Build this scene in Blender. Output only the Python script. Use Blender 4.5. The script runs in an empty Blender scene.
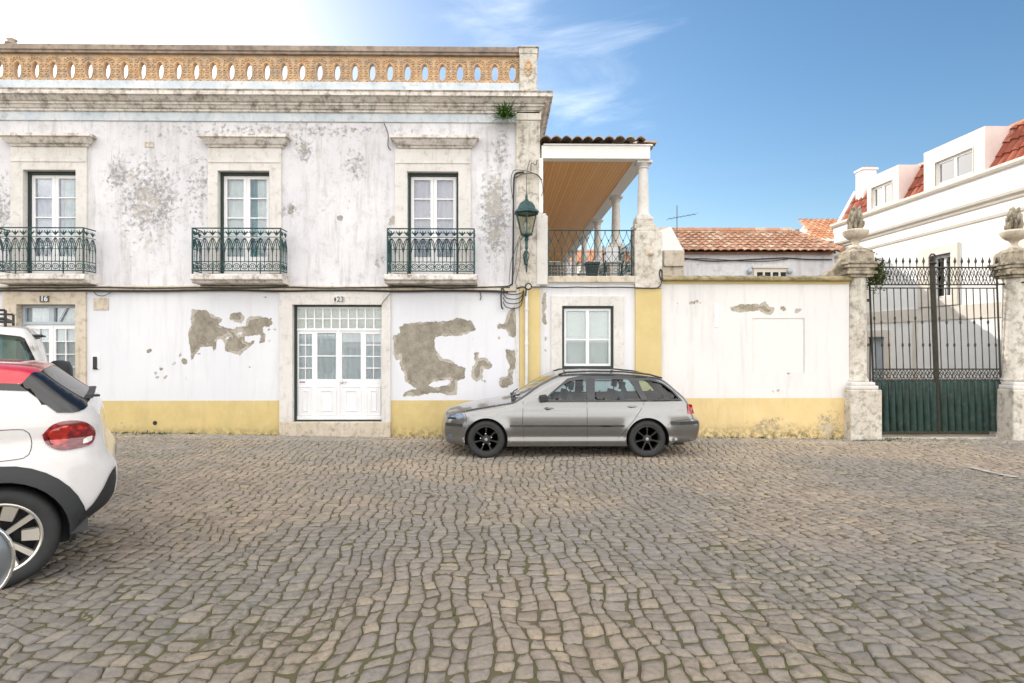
import bpy, bmesh, math, random
import numpy as np
from mathutils import Vector, Matrix
from mathutils.geometry import delaunay_2d_cdt
R = math.radians
PI = math.pi
random.seed(7)
rng = np.random.default_rng(11)
S = bpy.context.scene
C = S.collection

# ------------------------------------------------------------------ camera
FPX = 595.0; EYE = 1.97; YAW = 0.0151; D = 12.2
cam_d = bpy.data.cameras.new('camera'); cam = bpy.data.objects.new('camera', cam_d); C.objects.link(cam)
cam_d.sensor_width = 36.0; cam_d.lens = FPX / 1024 * 36.0
cam_d.clip_start = 0.05; cam_d.clip_end = 3000
cam.location = (0, 0, EYE); cam.rotation_euler = (R(90), 0, -YAW)
S.camera = cam
FWD = Vector((math.sin(YAW), math.cos(YAW), 0)); RGT = Vector((math.cos(YAW), -math.sin(YAW), 0))

# ------------------------------------------------------------------ sky and sun
SUN_A, SUN_E = R(35.4), R(25.3)          # to the left of the view axis, above the horizon
sun_dir = Vector((-math.sin(SUN_A) * math.cos(SUN_E), math.cos(SUN_A) * math.cos(SUN_E), math.sin(SUN_E)))
w = bpy.data.worlds.new('World'); S.world = w; w.use_nodes = True
nt = w.node_tree; nt.nodes.clear()
wo = nt.nodes.new('ShaderNodeOutputWorld'); bg = nt.nodes.new('ShaderNodeBackground')
sky = nt.nodes.new('ShaderNodeTexSky'); sky.sky_type = 'NISHITA'; sky.sun_disc = False
sky.sun_elevation = SUN_E; sky.sun_rotation = -SUN_A + 0.0
sky.air_density = 1.0; sky.dust_density = 0.6; sky.ozone_density = 1.0; sky.altitude = 50
bg.inputs['Strength'].default_value = 0.15
# thin high cloud: wisps everywhere, added unseen bright bank behind camera lights the facade
tc = nt.nodes.new('ShaderNodeTexCoord')
def at_dir(px, py): v = FWD + RGT * ((px - 512) / FPX) + Vector((0, 0, (341.5 - py) / FPX)); return tuple(v.normalized())
def wn(t, **k):
    n = nt.nodes.new(t)
    for a, v in k.items(): setattr(n, a, v)
    return n
def wl(a, b): nt.links.new(a, b)
mp = wn('ShaderNodeMapping'); mp.inputs['Scale'].default_value = (1.6, 2.0, 5.5); mp.inputs['Rotation'].default_value = (0, 0.80, 0.2)
mp.inputs['Location'].default_value = (0.35, 0.1, 0.2)
wl(tc.outputs['Generated'], mp.inputs['Vector'])
ns = wn('ShaderNodeTexNoise'); ns.inputs['Scale'].default_value = 2.2; ns.inputs['Detail'].default_value = 9; ns.inputs['Roughness'].default_value = 0.6
ns.inputs['Distortion'].default_value = 0.6
wl(mp.outputs[0], ns.inputs['Vector'])
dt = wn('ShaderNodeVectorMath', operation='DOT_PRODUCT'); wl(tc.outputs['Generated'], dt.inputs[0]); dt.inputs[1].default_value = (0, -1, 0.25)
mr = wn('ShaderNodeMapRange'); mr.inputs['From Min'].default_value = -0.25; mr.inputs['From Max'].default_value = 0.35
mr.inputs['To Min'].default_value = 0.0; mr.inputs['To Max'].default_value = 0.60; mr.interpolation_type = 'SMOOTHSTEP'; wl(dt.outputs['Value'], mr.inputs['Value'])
ad = wn('ShaderNodeMath', operation='ADD'); wd = at_dir(556, 52); dm = wn('ShaderNodeVectorMath', operation='DOT_PRODUCT'); wl(tc.outputs['Generated'], dm.inputs[0]); dm.inputs[1].default_value = wd
mk = wn('ShaderNodeMapRange'); mk.interpolation_type = 'SMOOTHSTEP'; mk.inputs['From Min'].default_value = 0.960; mk.inputs['From Max'].default_value = 0.999
mk.inputs['To Min'].default_value = -0.22; mk.inputs['To Max'].default_value = 0.07; wl(dm.outputs['Value'], mk.inputs['Value'])
a0 = wn('ShaderNodeMath', operation='ADD'); wl(ns.outputs['Fac'], a0.inputs[0]); wl(mk.outputs[0], a0.inputs[1]); wl(a0.outputs[0], ad.inputs[0]); wl(mr.outputs[0], ad.inputs[1])
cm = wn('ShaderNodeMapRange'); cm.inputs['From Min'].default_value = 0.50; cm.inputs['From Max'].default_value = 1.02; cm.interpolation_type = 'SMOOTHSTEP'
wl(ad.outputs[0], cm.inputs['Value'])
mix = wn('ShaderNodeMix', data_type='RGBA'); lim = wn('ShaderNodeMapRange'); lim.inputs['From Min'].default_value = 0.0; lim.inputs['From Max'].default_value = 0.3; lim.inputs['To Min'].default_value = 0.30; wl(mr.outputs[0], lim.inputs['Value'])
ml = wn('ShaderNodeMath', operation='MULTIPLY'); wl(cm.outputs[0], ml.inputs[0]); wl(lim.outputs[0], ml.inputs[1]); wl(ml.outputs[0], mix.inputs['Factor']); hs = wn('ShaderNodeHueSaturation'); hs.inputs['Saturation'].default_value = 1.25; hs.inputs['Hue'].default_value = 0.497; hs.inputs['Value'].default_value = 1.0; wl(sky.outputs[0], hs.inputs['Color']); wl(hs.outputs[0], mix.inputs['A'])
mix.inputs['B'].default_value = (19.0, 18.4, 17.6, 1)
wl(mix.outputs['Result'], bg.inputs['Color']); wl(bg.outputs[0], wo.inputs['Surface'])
sd = bpy.data.lights.new('sun', 'SUN'); sd.energy = 4.0; sd.angle = R(0.53); sd.color = (1.0, 0.93, 0.82)
so = bpy.data.objects.new('sun', sd); C.objects.link(so); so.rotation_euler = (-sun_dir).to_track_quat('-Z', 'Y').to_euler()
so.location = (-20, 30, 20)
S.view_settings.view_transform = 'Standard'; S.view_settings.look = 'None'; S.view_settings.gamma = 1.0
S.view_settings.use_curve_mapping = False
S.view_settings.exposure = 0.17

# ------------------------------------------------------------------ helpers
def at(px, py, d):                        # the point of the plane y = d seen at a pixel (used as a ruler)
    r = FWD + RGT * ((px - 512) / FPX) + Vector((0, 0, (341.5 - py) / FPX))
    t = d / r.y
    return Vector((r.x * t, d, EYE + r.z * t))
def ax(px, d=D): return at(px, 300, d).x
def az(py, d=D): return at(512, py, d).z
def camw(cx, cd): v = RGT * cx + FWD * cd; return v.x, v.y

OFF = {}
def tag(o, label=None, cat=None, group=None, kind=None):
    if label: o['label'] = label
    if cat: o['category'] = cat
    if group: o['group'] = group
    if kind: o['kind'] = kind
    return o
def thing(name, label, cat, loc=(0, 0, 0), rz=0.0, group=None, local=False):
    o = bpy.data.objects.new(name, None); C.objects.link(o); o.empty_display_size = 0.2
    o.location = loc; o.rotation_euler = (0, 0, rz); tag(o, label, cat, group)
    OFF[o.name] = Vector((0, 0, 0)) if local else Vector(loc)
    return o
def link(name, me, m, parent=None):
    o = bpy.data.objects.new(name, me); C.objects.link(o)
    if m is not None:
        for q in (m if isinstance(m, (list, tuple)) else [m]): me.materials.append(q)
    if parent is not None:
        o.parent = parent; OFF[o.name] = OFF[parent.name]
    return o

class MB:
    def __init__(s): s.v = []; s.f = []; s.mi = []; s.rnd = []
    def add(s, vs, fs, mi=0, rnd=None):
        n = len(s.v); s.v.extend([tuple(p) for p in vs]); s.f.extend([[i + n for i in f] for f in fs])
        s.mi.extend([mi] * len(fs)); s.rnd.extend([random.random() if rnd is None else rnd] * len(fs)); return s
    def box(s, x0, x1, y0, y1, z0, z1, mi=0):
        v = [(x, y, z) for x in (x0, x1) for y in (y0, y1) for z in (z0, z1)]
        return s.add(v, [[0, 1, 3, 2], [4, 6, 7, 5], [0, 4, 5, 1], [2, 3, 7, 6], [0, 2, 6, 4], [1, 5, 7, 3]], mi)
    def obox(s, c, sx, sy, sz, rz=0, rx=0, ry=0, mi=0):
        M = Matrix.Translation(c) @ Matrix.Rotation(rz, 4, 'Z') @ Matrix.Rotation(ry, 4, 'Y') @ Matrix.Rotation(rx, 4, 'X')
        v = [M @ Vector((x * sx / 2, y * sy / 2, z * sz / 2)) for x in (-1, 1) for y in (-1, 1) for z in (-1, 1)]
        return s.add(v, [[0, 1, 3, 2], [4, 6, 7, 5], [0, 4, 5, 1], [2, 3, 7, 6], [0, 2, 6, 4], [1, 5, 7, 3]], mi)
    def tube(s, pts, r, n=5, closed=False, mi=0):
        pts = [Vector(p) for p in pts]; m = len(pts); rs = r if isinstance(r, (list, tuple)) else [r] * m
        vs = []; up = None
        for i, p in enumerate(pts):
            a = pts[(i - 1) % m] if (closed or i > 0) else p; b = pts[(i + 1) % m] if (closed or i < m - 1) else p
            t = (b - a)
            t = t.normalized() if t.length > 1e-9 else Vector((0, 0, 1))
            if up is None:
                up = Vector((0, 1, 0)) if abs(t.y) < 0.9 else Vector((1, 0, 0))
            u = (up - t * up.dot(t))
            u = u.normalized() if u.length > 1e-6 else t.orthogonal().normalized()
            up = u; w_ = t.cross(u)
            for k in range(n):
                q = 2 * PI * k / n; vs.append(p + (u * math.cos(q) + w_ * math.sin(q)) * rs[i])
        fs = []
        for i in range(m if closed else m - 1):
            j = (i + 1) % m
            for k in range(n): fs.append([i * n + k, i * n + (k + 1) % n, j * n + (k + 1) % n, j * n + k])
        if not closed: fs.append(list(range(n))[::-1]); fs.append([(m - 1) * n + k for k in range(n)])
        return s.add(vs, fs, mi)
    def lathe(s, prof, c=(0, 0, 0), n=24, axis='Z', mi=0, rot=0, caps=True):
        vs = []; c = Vector(c)
        for (r, h) in prof:
            for k in range(n):
                q = 2 * PI * k / n + rot; a, b = r * math.cos(q), r * math.sin(q)
                vs.append(c + (Vector((a, b, h)) if axis == 'Z' else Vector((a, h, b)) if axis == 'Y' else Vector((h, a, b))))
        fs = []
        for i in range(len(prof) - 1):
            for k in range(n): fs.append([i * n + k, i * n + (k + 1) % n, (i + 1) * n + (k + 1) % n, (i + 1) * n + k])
        if caps and prof[0][0] > 1e-5: fs.append(list(range(n))[::-1])
        if caps and prof[-1][0] > 1e-5: fs.append([(len(prof) - 1) * n + k for k in range(n)])
        return s.add(vs, fs, mi)
    def prism(s, poly, y0, y1, mi=0):      # polygon in x,z extruded along y
        n = len(poly); vs = [(x, y0, z) for x, z in poly] + [(x, y1, z) for x, z in poly]
        fs = [list(range(n)), [n + k for k in range(n)][::-1]] + [[k, n + k, n + (k + 1) % n, (k + 1) % n] for k in range(n)]
        return s.add(vs, fs, mi)
    def prismx(s, poly, x0, x1, mi=0):     # polygon in y,z extruded along x
        n = len(poly); vs = [(x0, y, z) for y, z in poly] + [(x1, y, z) for y, z in poly]
        fs = [list(range(n)), [n + k for k in range(n)][::-1]] + [[k, n + k, n + (k + 1) % n, (k + 1) % n] for k in range(n)]
        return s.add(vs, fs, mi)
    def blob(s, c, sx, sy, sz, n=10, m=6, mi=0, rz=0, rx=0):
        M = Matrix.Translation(c) @ Matrix.Rotation(rz, 4, 'Z') @ Matrix.Rotation(rx, 4, 'X')
        prof = [(math.sin(PI * i / m), -math.cos(PI * i / m)) for i in range(m + 1)]
        vs = [M @ Vector((r * math.cos(2 * PI * k / n) * sx, r * math.sin(2 * PI * k / n) * sy, h * sz)) for r, h in prof for k in range(n)]
        fs = [[i * n + k, i * n + (k + 1) % n, (i + 1) * n + (k + 1) % n, (i + 1) * n + k] for i in range(m) for k in range(n)]
        return s.add(vs, fs, mi)
    def build(s, name, m, parent=None, smooth=False, bevel=0.0, seg=2, auto=None, rnd=False, fix=True):
        me = bpy.data.meshes.new(name)
        off = OFF[parent.name] if parent is not None else Vector((0, 0, 0))
        vs = [(x - off.x, y - off.y, z - off.z) for x, y, z in s.v] if off.length else s.v
        me.from_pydata(vs, [], s.f); me.validate()
        if fix and len(me.polygons) < 60000:
            bm = bmesh.new(); bm.from_mesh(me); bmesh.ops.remove_doubles(bm, verts=bm.verts, dist=1e-5)
            bmesh.ops.recalc_face_normals(bm, faces=bm.faces); bm.to_mesh(me); bm.free()
        if len(me.polygons) == len(s.mi):
            me.polygons.foreach_set('material_index', s.mi)
            if rnd:
                a = me.attributes.new('rnd', 'FLOAT', 'FACE'); a.data.foreach_set('value', s.rnd)
        o = link(name, me, m, parent)
        if smooth: me.shade_smooth()
        if auto: me.shade_smooth(); sharp(me, auto)
        if bevel:
            b = o.modifiers.new('bevel', 'BEVEL'); b.width = bevel; b.segments = seg; b.limit_method = 'ANGLE'; b.angle_limit = R(35)
            b.harden_normals = False
        return o
def sharp(me, deg):
    bm = bmesh.new(); bm.from_mesh(me)
    for e in bm.edges:
        if len(e.link_faces) == 2 and e.calc_face_angle(0) > R(deg): e.smooth = False
    bm.to_mesh(me); bm.free()
def arc(cx, cz, r, a0, a1, n=10, rz=None): return [(cx + r * math.cos(R(a0 + (a1 - a0) * i / n)), cz + (rz or r) * math.sin(R(a0 + (a1 - a0) * i / n))) for i in range(n + 1)]
def pin(P, X, Z):                          # points in polygon, vectorised
    P = np.asarray(P); n = len(P); c = np.zeros(X.shape, bool); j = n - 1
    for i in range(n):
        xi, zi = P[i]; xj, zj = P[j]
        if zi != zj:
            t = ((zi > Z) != (zj > Z)) & (X < (xj - xi) * (Z - zi) / (zj - zi) + xi); c ^= t
        j = i
    return c
def pdist(P, X, Z, closed=True):
    P = np.asarray(P); n = len(P); d = np.full(X.shape, 1e9)
    for i in range(n if closed else n - 1):
        a = P[i]; b = P[(i + 1) % n]; ab = b - a; L = ab @ ab + 1e-12
        t = np.clip(((X - a[0]) * ab[0] + (Z - a[1]) * ab[1]) / L, 0, 1)
        d = np.minimum(d, np.hypot(X - a[0] - t * ab[0], Z - a[1] - t * ab[1]))
    return d
def catmull(P, n=6):
    P = [Vector((p[0], p[1])) for p in P]; out = []
    for i in range(len(P) - 1):
        p0 = P[max(i - 1, 0)]; p1 = P[i]; p2 = P[i + 1]; p3 = P[min(i + 2, len(P) - 1)]
        for k in range(n):
            t = k / n
            q = 0.5 * ((2 * p1) + (p2 - p0) * t + (2 * p0 - 5 * p1 + 4 * p2 - p3) * t * t + (-p0 + 3 * p1 - 3 * p2 + p3) * t ** 3)
            out.append((q.x, q.y))
    out.append((P[-1].x, P[-1].y)); return out
def resample(P, step):
    P = np.asarray(P, float); seg = np.hypot(*(P[1:] - P[:-1]).T); L = np.concatenate([[0], np.cumsum(seg)])
    n = max(2, int(round(L[-1] / step))); t = np.linspace(0, L[-1], n + 1)
    return [(float(np.interp(q, L, P[:, 0])), float(np.interp(q, L, P[:, 1]))) for q in t]

# ------------------------------------------------------------------ materials
class G:                                   # small node graph helper
    def __init__(s, name):
        s.m = bpy.data.materials.new(name); s.m.use_nodes = True; s.t = s.m.node_tree; s.b = s.t.nodes['Principled BSDF']; s.o = s.t.nodes['Material Output']
    def n(s, t, **k):
        q = s.t.nodes.new(t)
        for a, v in k.items(): setattr(q, a, v)
        return q
    def set(s, inp, v):
        if hasattr(v, 'is_output') or isinstance(v, bpy.types.NodeSocket): s.t.links.new(v, inp)
        elif v is not None:
            if isinstance(v, (tuple, list)) and len(v) == 3 and len(inp.default_value) == 4: v = (*v, 1)
            inp.default_value = v
    def math(s, op, a, b=None, c=None, clamp=False):
        q = s.n('ShaderNodeMath', operation=op); q.use_clamp = clamp
        s.set(q.inputs[0], a)
        if b is not None: s.set(q.inputs[1], b)
        if c is not None: s.set(q.inputs[2], c)
        return q.outputs[0]
    def pos(s, obj=True):
        return s.n('ShaderNodeTexCoord').outputs['Object'] if obj else s.n('ShaderNodeNewGeometry').outputs['Position']
    def map(s, v, sc=(1, 1, 1), loc=(0, 0, 0), rot=(0, 0, 0)):
        q = s.n('ShaderNodeMapping'); s.set(q.inputs['Vector'], v); q.inputs['Scale'].default_value = sc; q.inputs['Location'].default_value = loc; q.inputs['Rotation'].default_value = rot
        return q.outputs[0]
    def noise(s, v, scale=5, detail=6, rough=0.55, dist=0.0):
        q = s.n('ShaderNodeTexNoise'); s.set(q.inputs['Vector'], v); q.inputs['Scale'].default_value = scale; q.inputs['Detail'].default_value = detail
        q.inputs['Roughness'].default_value = rough; q.inputs['Distortion'].default_value = dist; return q.outputs['Fac']
    def vor(s, v, scale=5, feature='F1', out='Distance'):
        q = s.n('ShaderNodeTexVoronoi', feature=feature); s.set(q.inputs['Vector'], v); q.inputs['Scale'].default_value = scale; return q.outputs[out]
    def step(s, v, a, b, lo=0.0, hi=1.0):
        q = s.n('ShaderNodeMapRange', interpolation_type='SMOOTHSTEP'); s.set(q.inputs['Value'], v)
        s.set(q.inputs['From Min'], a); s.set(q.inputs['From Max'], b); q.inputs['To Min'].default_value = lo; q.inputs['To Max'].default_value = hi; return q.outputs[0]
    def mix(s, f, a, b, blend='MIX'):
        q = s.n('ShaderNodeMix', data_type='RGBA', blend_type=blend); s.set(q.inputs['Factor'], f); s.set(q.inputs['A'], a); s.set(q.inputs['B'], b); return q.outputs['Result']
    def attr(s, name): return s.n('ShaderNodeAttribute', attribute_name=name).outputs['Fac']
    def bump(s, h, strength=0.3, dist=0.01, prev=None):
        q = s.n('ShaderNodeBump'); s.set(q.inputs['Height'], h); q.inputs['Strength'].default_value = strength; q.inputs['Distance'].default_value = dist
        if prev is not None: s.set(q.inputs['Normal'], prev)
        return q.outputs[0]
    def out(s, col=None, rough=None, normal=None, metal=None, spec=None, coat=None):
        b = s.b
        if col is not None: s.set(b.inputs['Base Color'], col)
        if rough is not None: s.set(b.inputs['Roughness'], rough)
        if normal is not None: s.set(b.inputs['Normal'], normal)
        if metal is not None: s.set(b.inputs['Metallic'], metal)
        if spec is not None: s.set(b.inputs['Specular IOR Level'], spec)
        if coat is not None: s.set(b.inputs['Coat Weight'], coat); b.inputs['Coat Roughness'].default_value = 0.03
        return s.m
def sc(c, k): return tuple(min(1, x * k) for x in c)
def basic(name, col, rough=0.6, metal=0.0, var=0.15, vs=4.0, bump=0.15, bs=60.0, dirt=None, spec=0.5, coat=None):
    g = G(name); p = g.pos(); n1 = g.noise(p, vs, 6, 0.6)
    c = g.mix(g.step(n1, 0.3, 0.7), sc(col, 1 - var), sc(col, 1 + var))
    if dirt:
        c = g.mix(g.step(g.noise(p, vs * 2.3, 8, 0.65, 0.4), 0.52, 0.66), c, dirt)
    nb = g.bump(g.noise(p, bs, 4, 0.6), bump, 0.01)
    return g.out(c, g.math('MULTIPLY_ADD', n1, 0.2, rough - 0.1), nb, metal, spec, coat)
def stone(name, a, b, stain, amt=0.55, bs=35, k=1.0):
    g = G(name); p = g.pos(False); n1 = g.noise(p, 1.7, 8, 0.62); n2 = g.noise(p, 6.5, 12, 0.74); n3 = g.noise(g.map(p, (6, 6, 0.8)), 1.6, 8, 0.68)
    c = g.mix(g.step(n1, 0.35, 0.65), a, b)
    c = g.mix(g.math('MULTIPLY', g.step(n2, amt - 0.04, amt + 0.17), 0.75 * k), c, stain)
    c = g.mix(g.math('MULTIPLY', g.step(n3, 0.52, 0.80), 0.65 * k), c, sc(stain, 1.1))
    c = g.mix(g.math('MULTIPLY', g.step(g.noise(p, 55, 4, 0.7), 0.60, 0.72), 0.5 * k), c, sc(stain, 0.7))
    h = g.math('ADD', g.noise(p, bs, 6, 0.65), g.math('MULTIPLY', n2, 0.7))
    return g.out(c, 0.85, g.bump(h, 0.35, 0.012), spec=0.25)
M = {}
M['limestone'] = stone('pale_limestone', (0.62, 0.595, 0.565), (0.69, 0.665, 0.64), (0.38, 0.33, 0.28), 0.53, k=0.85)
M['limestone_dirty'] = stone('weathered_limestone', (0.54, 0.46, 0.36), (0.62, 0.55, 0.46), (0.20, 0.165, 0.125), 0.52)
M['cornice_stone'] = stone('cornice_stone', (0.67, 0.62, 0.57), (0.74, 0.70, 0.66), (0.17, 0.14, 0.115), 0.49, k=1.1)
M['soot_stone'] = stone('sooty_limestone', (0.34, 0.29, 0.22), (0.47, 0.41, 0.32), (0.08, 0.068, 0.05), 0.45)
M['limestone_warm'] = stone('warm_limestone', (0.64, 0.59, 0.52), (0.71, 0.67, 0.61), (0.36, 0.26, 0.15), 0.55)
M['post_stone'] = stone('stained_post_stone', (0.55, 0.50, 0.43), (0.66, 0.62, 0.56), (0.16, 0.14, 0.11), 0.49)
M['moss_stone'] = stone('mossy_coping', (0.30, 0.24, 0.13), (0.40, 0.33, 0.20), (0.09, 0.09, 0.035), 0.47, 20)
M['coping'] = stone('lichen_coping', (0.30, 0.24, 0.20), (0.42, 0.34, 0.28), (0.13, 0.11, 0.10), 0.49)
M['bluewash'] = stone('blue_grey_limewash', (0.52, 0.58, 0.64), (0.66, 0.69, 0.72), (0.30, 0.31, 0.32), 0.54)
M['white_wash'] = stone('white_limewash', (0.80, 0.79, 0.78), (0.74, 0.74, 0.75), (0.50, 0.49, 0.47), 0.64)
M['bound_plain'] = basic('plain_boundary_render', (0.71, 0.692, 0.68), 0.88, var=0.02, bump=0.1)
M['clean_white'] = basic('clean_white_render', (0.82, 0.81, 0.79), 0.8, var=0.03, bump=0.1)
M['cream_trim'] = basic('cream_trim', (0.66, 0.61, 0.54), 0.8, var=0.05, bump=0.1)
M['yellow'] = stone('ochre_wash', (0.58, 0.455, 0.205), (0.63, 0.50, 0.25), (0.50, 0.40, 0.24), 0.62, k=0.6)
M['green_iron'] = basic('green_iron', (0.018, 0.068, 0.070), 0.45, 0.2, var=0.35, vs=9, bump=0.2, dirt=(0.05, 0.05, 0.035))
M['gate_iron'] = basic('gate_iron', (0.040, 0.038, 0.030), 0.6, 0.3, var=0.3, vs=8, bump=0.3, dirt=(0.085, 0.06, 0.035))
M['gate_green'] = basic('gate_green_paint', (0.006, 0.028, 0.022), 0.42, 0.1, var=0.35, vs=5, bump=0.25, dirt=(0.035, 0.05, 0.04))
M['dark_frame'] = basic('dark_green_frame', (0.014, 0.030, 0.024), 0.5, var=0.2)
M['white_paint'] = basic('white_paint', (0.78, 0.78, 0.80), 0.45, var=0.04, vs=3, bump=0.05)
M['grey_blue_paint'] = basic('grey_blue_paint', (0.40, 0.45, 0.50), 0.5, var=0.08, bump=0.08)
M['black_cable'] = basic('black_cable', (0.025, 0.025, 0.026), 0.6, var=0.3, vs=12)
M['pipe_grey'] = basic('pale_pipe', (0.60, 0.59, 0.57), 0.5, var=0.08)
M['dark_void'] = basic('dark_interior', (0.03, 0.03, 0.032), 0.9, var=0.1)
M['rubber'] = basic('tyre_rubber', (0.022, 0.022, 0.023), 0.75, var=0.2, vs=14, bump=0.2)
M['black_plastic'] = basic('black_plastic', (0.020, 0.021, 0.023), 0.55, var=0.15, bump=0.25, bs=300)
M['gloss_black'] = basic('gloss_black', (0.008, 0.008, 0.010), 0.25, var=0.05, bump=0.0, coat=0.5)
M['black_wheel'] = basic('black_alloy', (0.045, 0.045, 0.046), 0.35, 0.6, var=0.1, bump=0.0)
M['silver'] = basic('silver_metal', (0.62, 0.61, 0.60), 0.25, 0.9, var=0.03, bump=0.0)
M['machined'] = basic('machined_alloy', (0.70, 0.66, 0.60), 0.32, 0.75, var=0.03, bump=0.0)
M['seat'] = basic('dark_seat_fabric', (0.035, 0.035, 0.040), 0.85, var=0.2)
M['pot'] = basic('black_pot', (0.02, 0.022, 0.025), 0.5)
M['pvc_window'] = basic('white_pvc', (0.80, 0.79, 0.77), 0.4, var=0.03, bump=0)
M['pink_side'] = basic('pale_pink_render', (0.72, 0.60, 0.56), 0.8, var=0.05)
def paint(name, col, metal=0.0, rough=0.35):
    g = G(name); p = g.pos()
    n = g.noise(p, 900, 2, 0.5); c = g.mix(g.step(n, 0.3, 0.7), sc(col, 0.93), sc(col, 1.07))
    c = g.mix(g.math('MULTIPLY', g.step(g.noise(p, 3, 7, 0.65), 0.5, 0.8), 0.25), c, (0.32, 0.29, 0.25))
    return g.out(c, rough, g.bump(g.noise(p, 1.6, 2, 0.5), 0.02, 0.02), metal, 0.5, 0.8)
M['car_silver'] = paint('warm_silver_paint', (0.235, 0.233, 0.230), 0.88, 0.24)
M['car_white'] = paint('pearl_white_paint', (0.64, 0.615, 0.61), 0.0, 0.35)
M['car_red'] = paint('red_roof_paint', (0.55, 0.012, 0.030), 0.1, 0.3)
M['car_cream'] = paint('off_white_paint', (0.72, 0.70, 0.66), 0.0, 0.4)
M['car_grey'] = paint('mid_grey_paint', (0.22, 0.24, 0.26), 0.6, 0.35)
def glass(name, tint, refl=1.0, rough=0.0):
    g = G(name); t = g.n('ShaderNodeBsdfTransparent'); t.inputs[0].default_value = (*tint, 1)
    gl = g.n('ShaderNodeBsdfGlossy'); gl.inputs['Roughness'].default_value = rough; gl.inputs['Color'].default_value = (1, 1, 1, 1)
    lw = g.n('ShaderNodeFresnel'); lw.inputs['IOR'].default_value = 1.5
    mx = g.n('ShaderNodeMixShader'); g.set(mx.inputs[0], g.math('MULTIPLY', lw.outputs[0], refl, clamp=True)); g.t.links.new(t.outputs[0], mx.inputs[1]); g.t.links.new(gl.outputs[0], mx.inputs[2])
    g.t.links.new(mx.outputs[0], g.o.inputs['Surface']); return g.m
M['glass'] = glass('window_glass', (0.93, 0.96, 0.97), 1.2)
M['car_glass'] = glass('green_tinted_glass', (0.74, 0.88, 0.90), 1.2)
M['smoked_glass'] = glass('smoked_green_glass', (0.34, 0.46, 0.44), 1.0)
M['dormer_render'] = basic('dormer_render', (0.72, 0.66, 0.60), 0.8, var=0.04, bump=0.1)
M['faded_digit'] = basic('faded_digit', (0.13, 0.13, 0.14), 0.7)
M['dark_glass'] = glass('privacy_glass', (0.10, 0.12, 0.13), 0.6)
M['sky_glass'] = glass('dormer_glass', (0.85, 0.93, 0.97), 5.0)
M['lamp_glass'] = glass('lantern_glass', (0.85, 0.86, 0.80), 1.8, 0.15)
def lampred(name, col, rough=0.12):
    g = G(name); p = g.pos(); v = g.vor(g.map(p, (1, 1, 1)), 26); c = g.mix(g.step(v, 0.1, 0.6), col, sc(col, 0.4))
    return g.out(c, rough, None, 0.0, 0.6, 1.0)
M['tail_red'] = lampred('red_lamp_lens', (0.60, 0.02, 0.02)); M['tail_dark'] = lampred('dark_red_lens', (0.34, 0.010, 0.020)); M['tail_orange'] = lampred('orange_red_lens', (0.75, 0.03, 0.02))
M['lens_white'] = basic('clear_lamp_lens', (0.66, 0.63, 0.58), 0.15, 0.1, coat=1.0, bump=0); M['lens_reflect_blue'] = basic('headlamp_lens', (0.10, 0.14, 0.21), 0.15, 0.3, var=0.4, vs=14, coat=1.0, bump=0)  # headlamp lens: blue reflection put into its base colour
def curtain(name, col, fold=26):
    g = G(name); p = g.pos(False); s_ = g.math('SINE', g.math('MULTIPLY', g.n('ShaderNodeSeparateXYZ').outputs[0], 1.0))
    sep = g.n('ShaderNodeSeparateXYZ'); g.set(sep.inputs[0], p)
    x = g.math('ADD', g.math('MULTIPLY', sep.outputs['X'], fold), g.math('MULTIPLY', g.noise(p, 3, 3), 4.0)); s_ = g.math('SINE', x)
    lace = g.step(g.vor(g.map(p, (1, 1, 1)), 42), 0.2, 0.5)
    c = g.mix(g.math('MULTIPLY', lace, 0.35), col, sc(col, 0.75))
    return g.out(c, 0.9, g.bump(s_, 0.9, 0.02), spec=0.1)
M['lilac_curtain'] = curtain('lilac_net_curtain', (0.66, 0.60, 0.70)); M['white_curtain'] = curtain('white_net_curtain', (0.80, 0.81, 0.81)); M['teal_curtain'] = curtain('teal_curtain', (0.06, 0.26, 0.32), 50)
M['grey_curtain'] = curtain('grey_blue_curtain', (0.66, 0.68, 0.70)); M['shutter_white'] = basic('inner_white_shutter', (0.84, 0.84, 0.81), 0.5, var=0.05); M['beige_curtain'] = curtain('beige_blind', (0.66, 0.65, 0.58), 3)
def leafm(name, a, b):
    g = G(name); r = g.attr('rnd'); c = g.mix(r, a, b); g.b.inputs['Subsurface Weight'].default_value = 0.0
    tr = g.n('ShaderNodeBsdfTranslucent'); g.set(tr.inputs[0], c); mx = g.n('ShaderNodeMixShader'); mx.inputs[0].default_value = 0.3
    g.out(c, 0.6, None, spec=0.3); g.t.links.new(g.b.outputs[0], mx.inputs[1]); g.t.links.new(tr.outputs[0], mx.inputs[2]); g.t.links.new(mx.outputs[0], g.o.inputs['Surface']); return g.m
M['leaf'] = leafm('green_leaf', (0.035, 0.10, 0.02), (0.14, 0.26, 0.05)); M['ivy'] = leafm('dull_moss_leaf', (0.03, 0.05, 0.015), (0.10, 0.12, 0.03)); M['weed'] = leafm('weed_blade', (0.04, 0.075, 0.02), (0.13, 0.14, 0.05))
def tilem(name, cols):
    g = G(name); r = g.attr('rnd'); p = g.pos(False); c = g.mix(r, cols[0], cols[1]); c = g.mix(g.step(r, 0.72, 0.95), c, cols[2])
    c = g.mix(g.step(g.noise(p, 5, 8, 0.65), 0.48, 0.68), c, cols[3])
    return g.out(c, 0.85, g.bump(g.noise(p, 30, 5, 0.6), 0.3, 0.01), spec=0.2)
M['tiles_old'] = tilem('old_clay_tiles', [(0.40, 0.21, 0.13), (0.50, 0.30, 0.20), (0.56, 0.42, 0.31), (0.27, 0.18, 0.14)])
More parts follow.
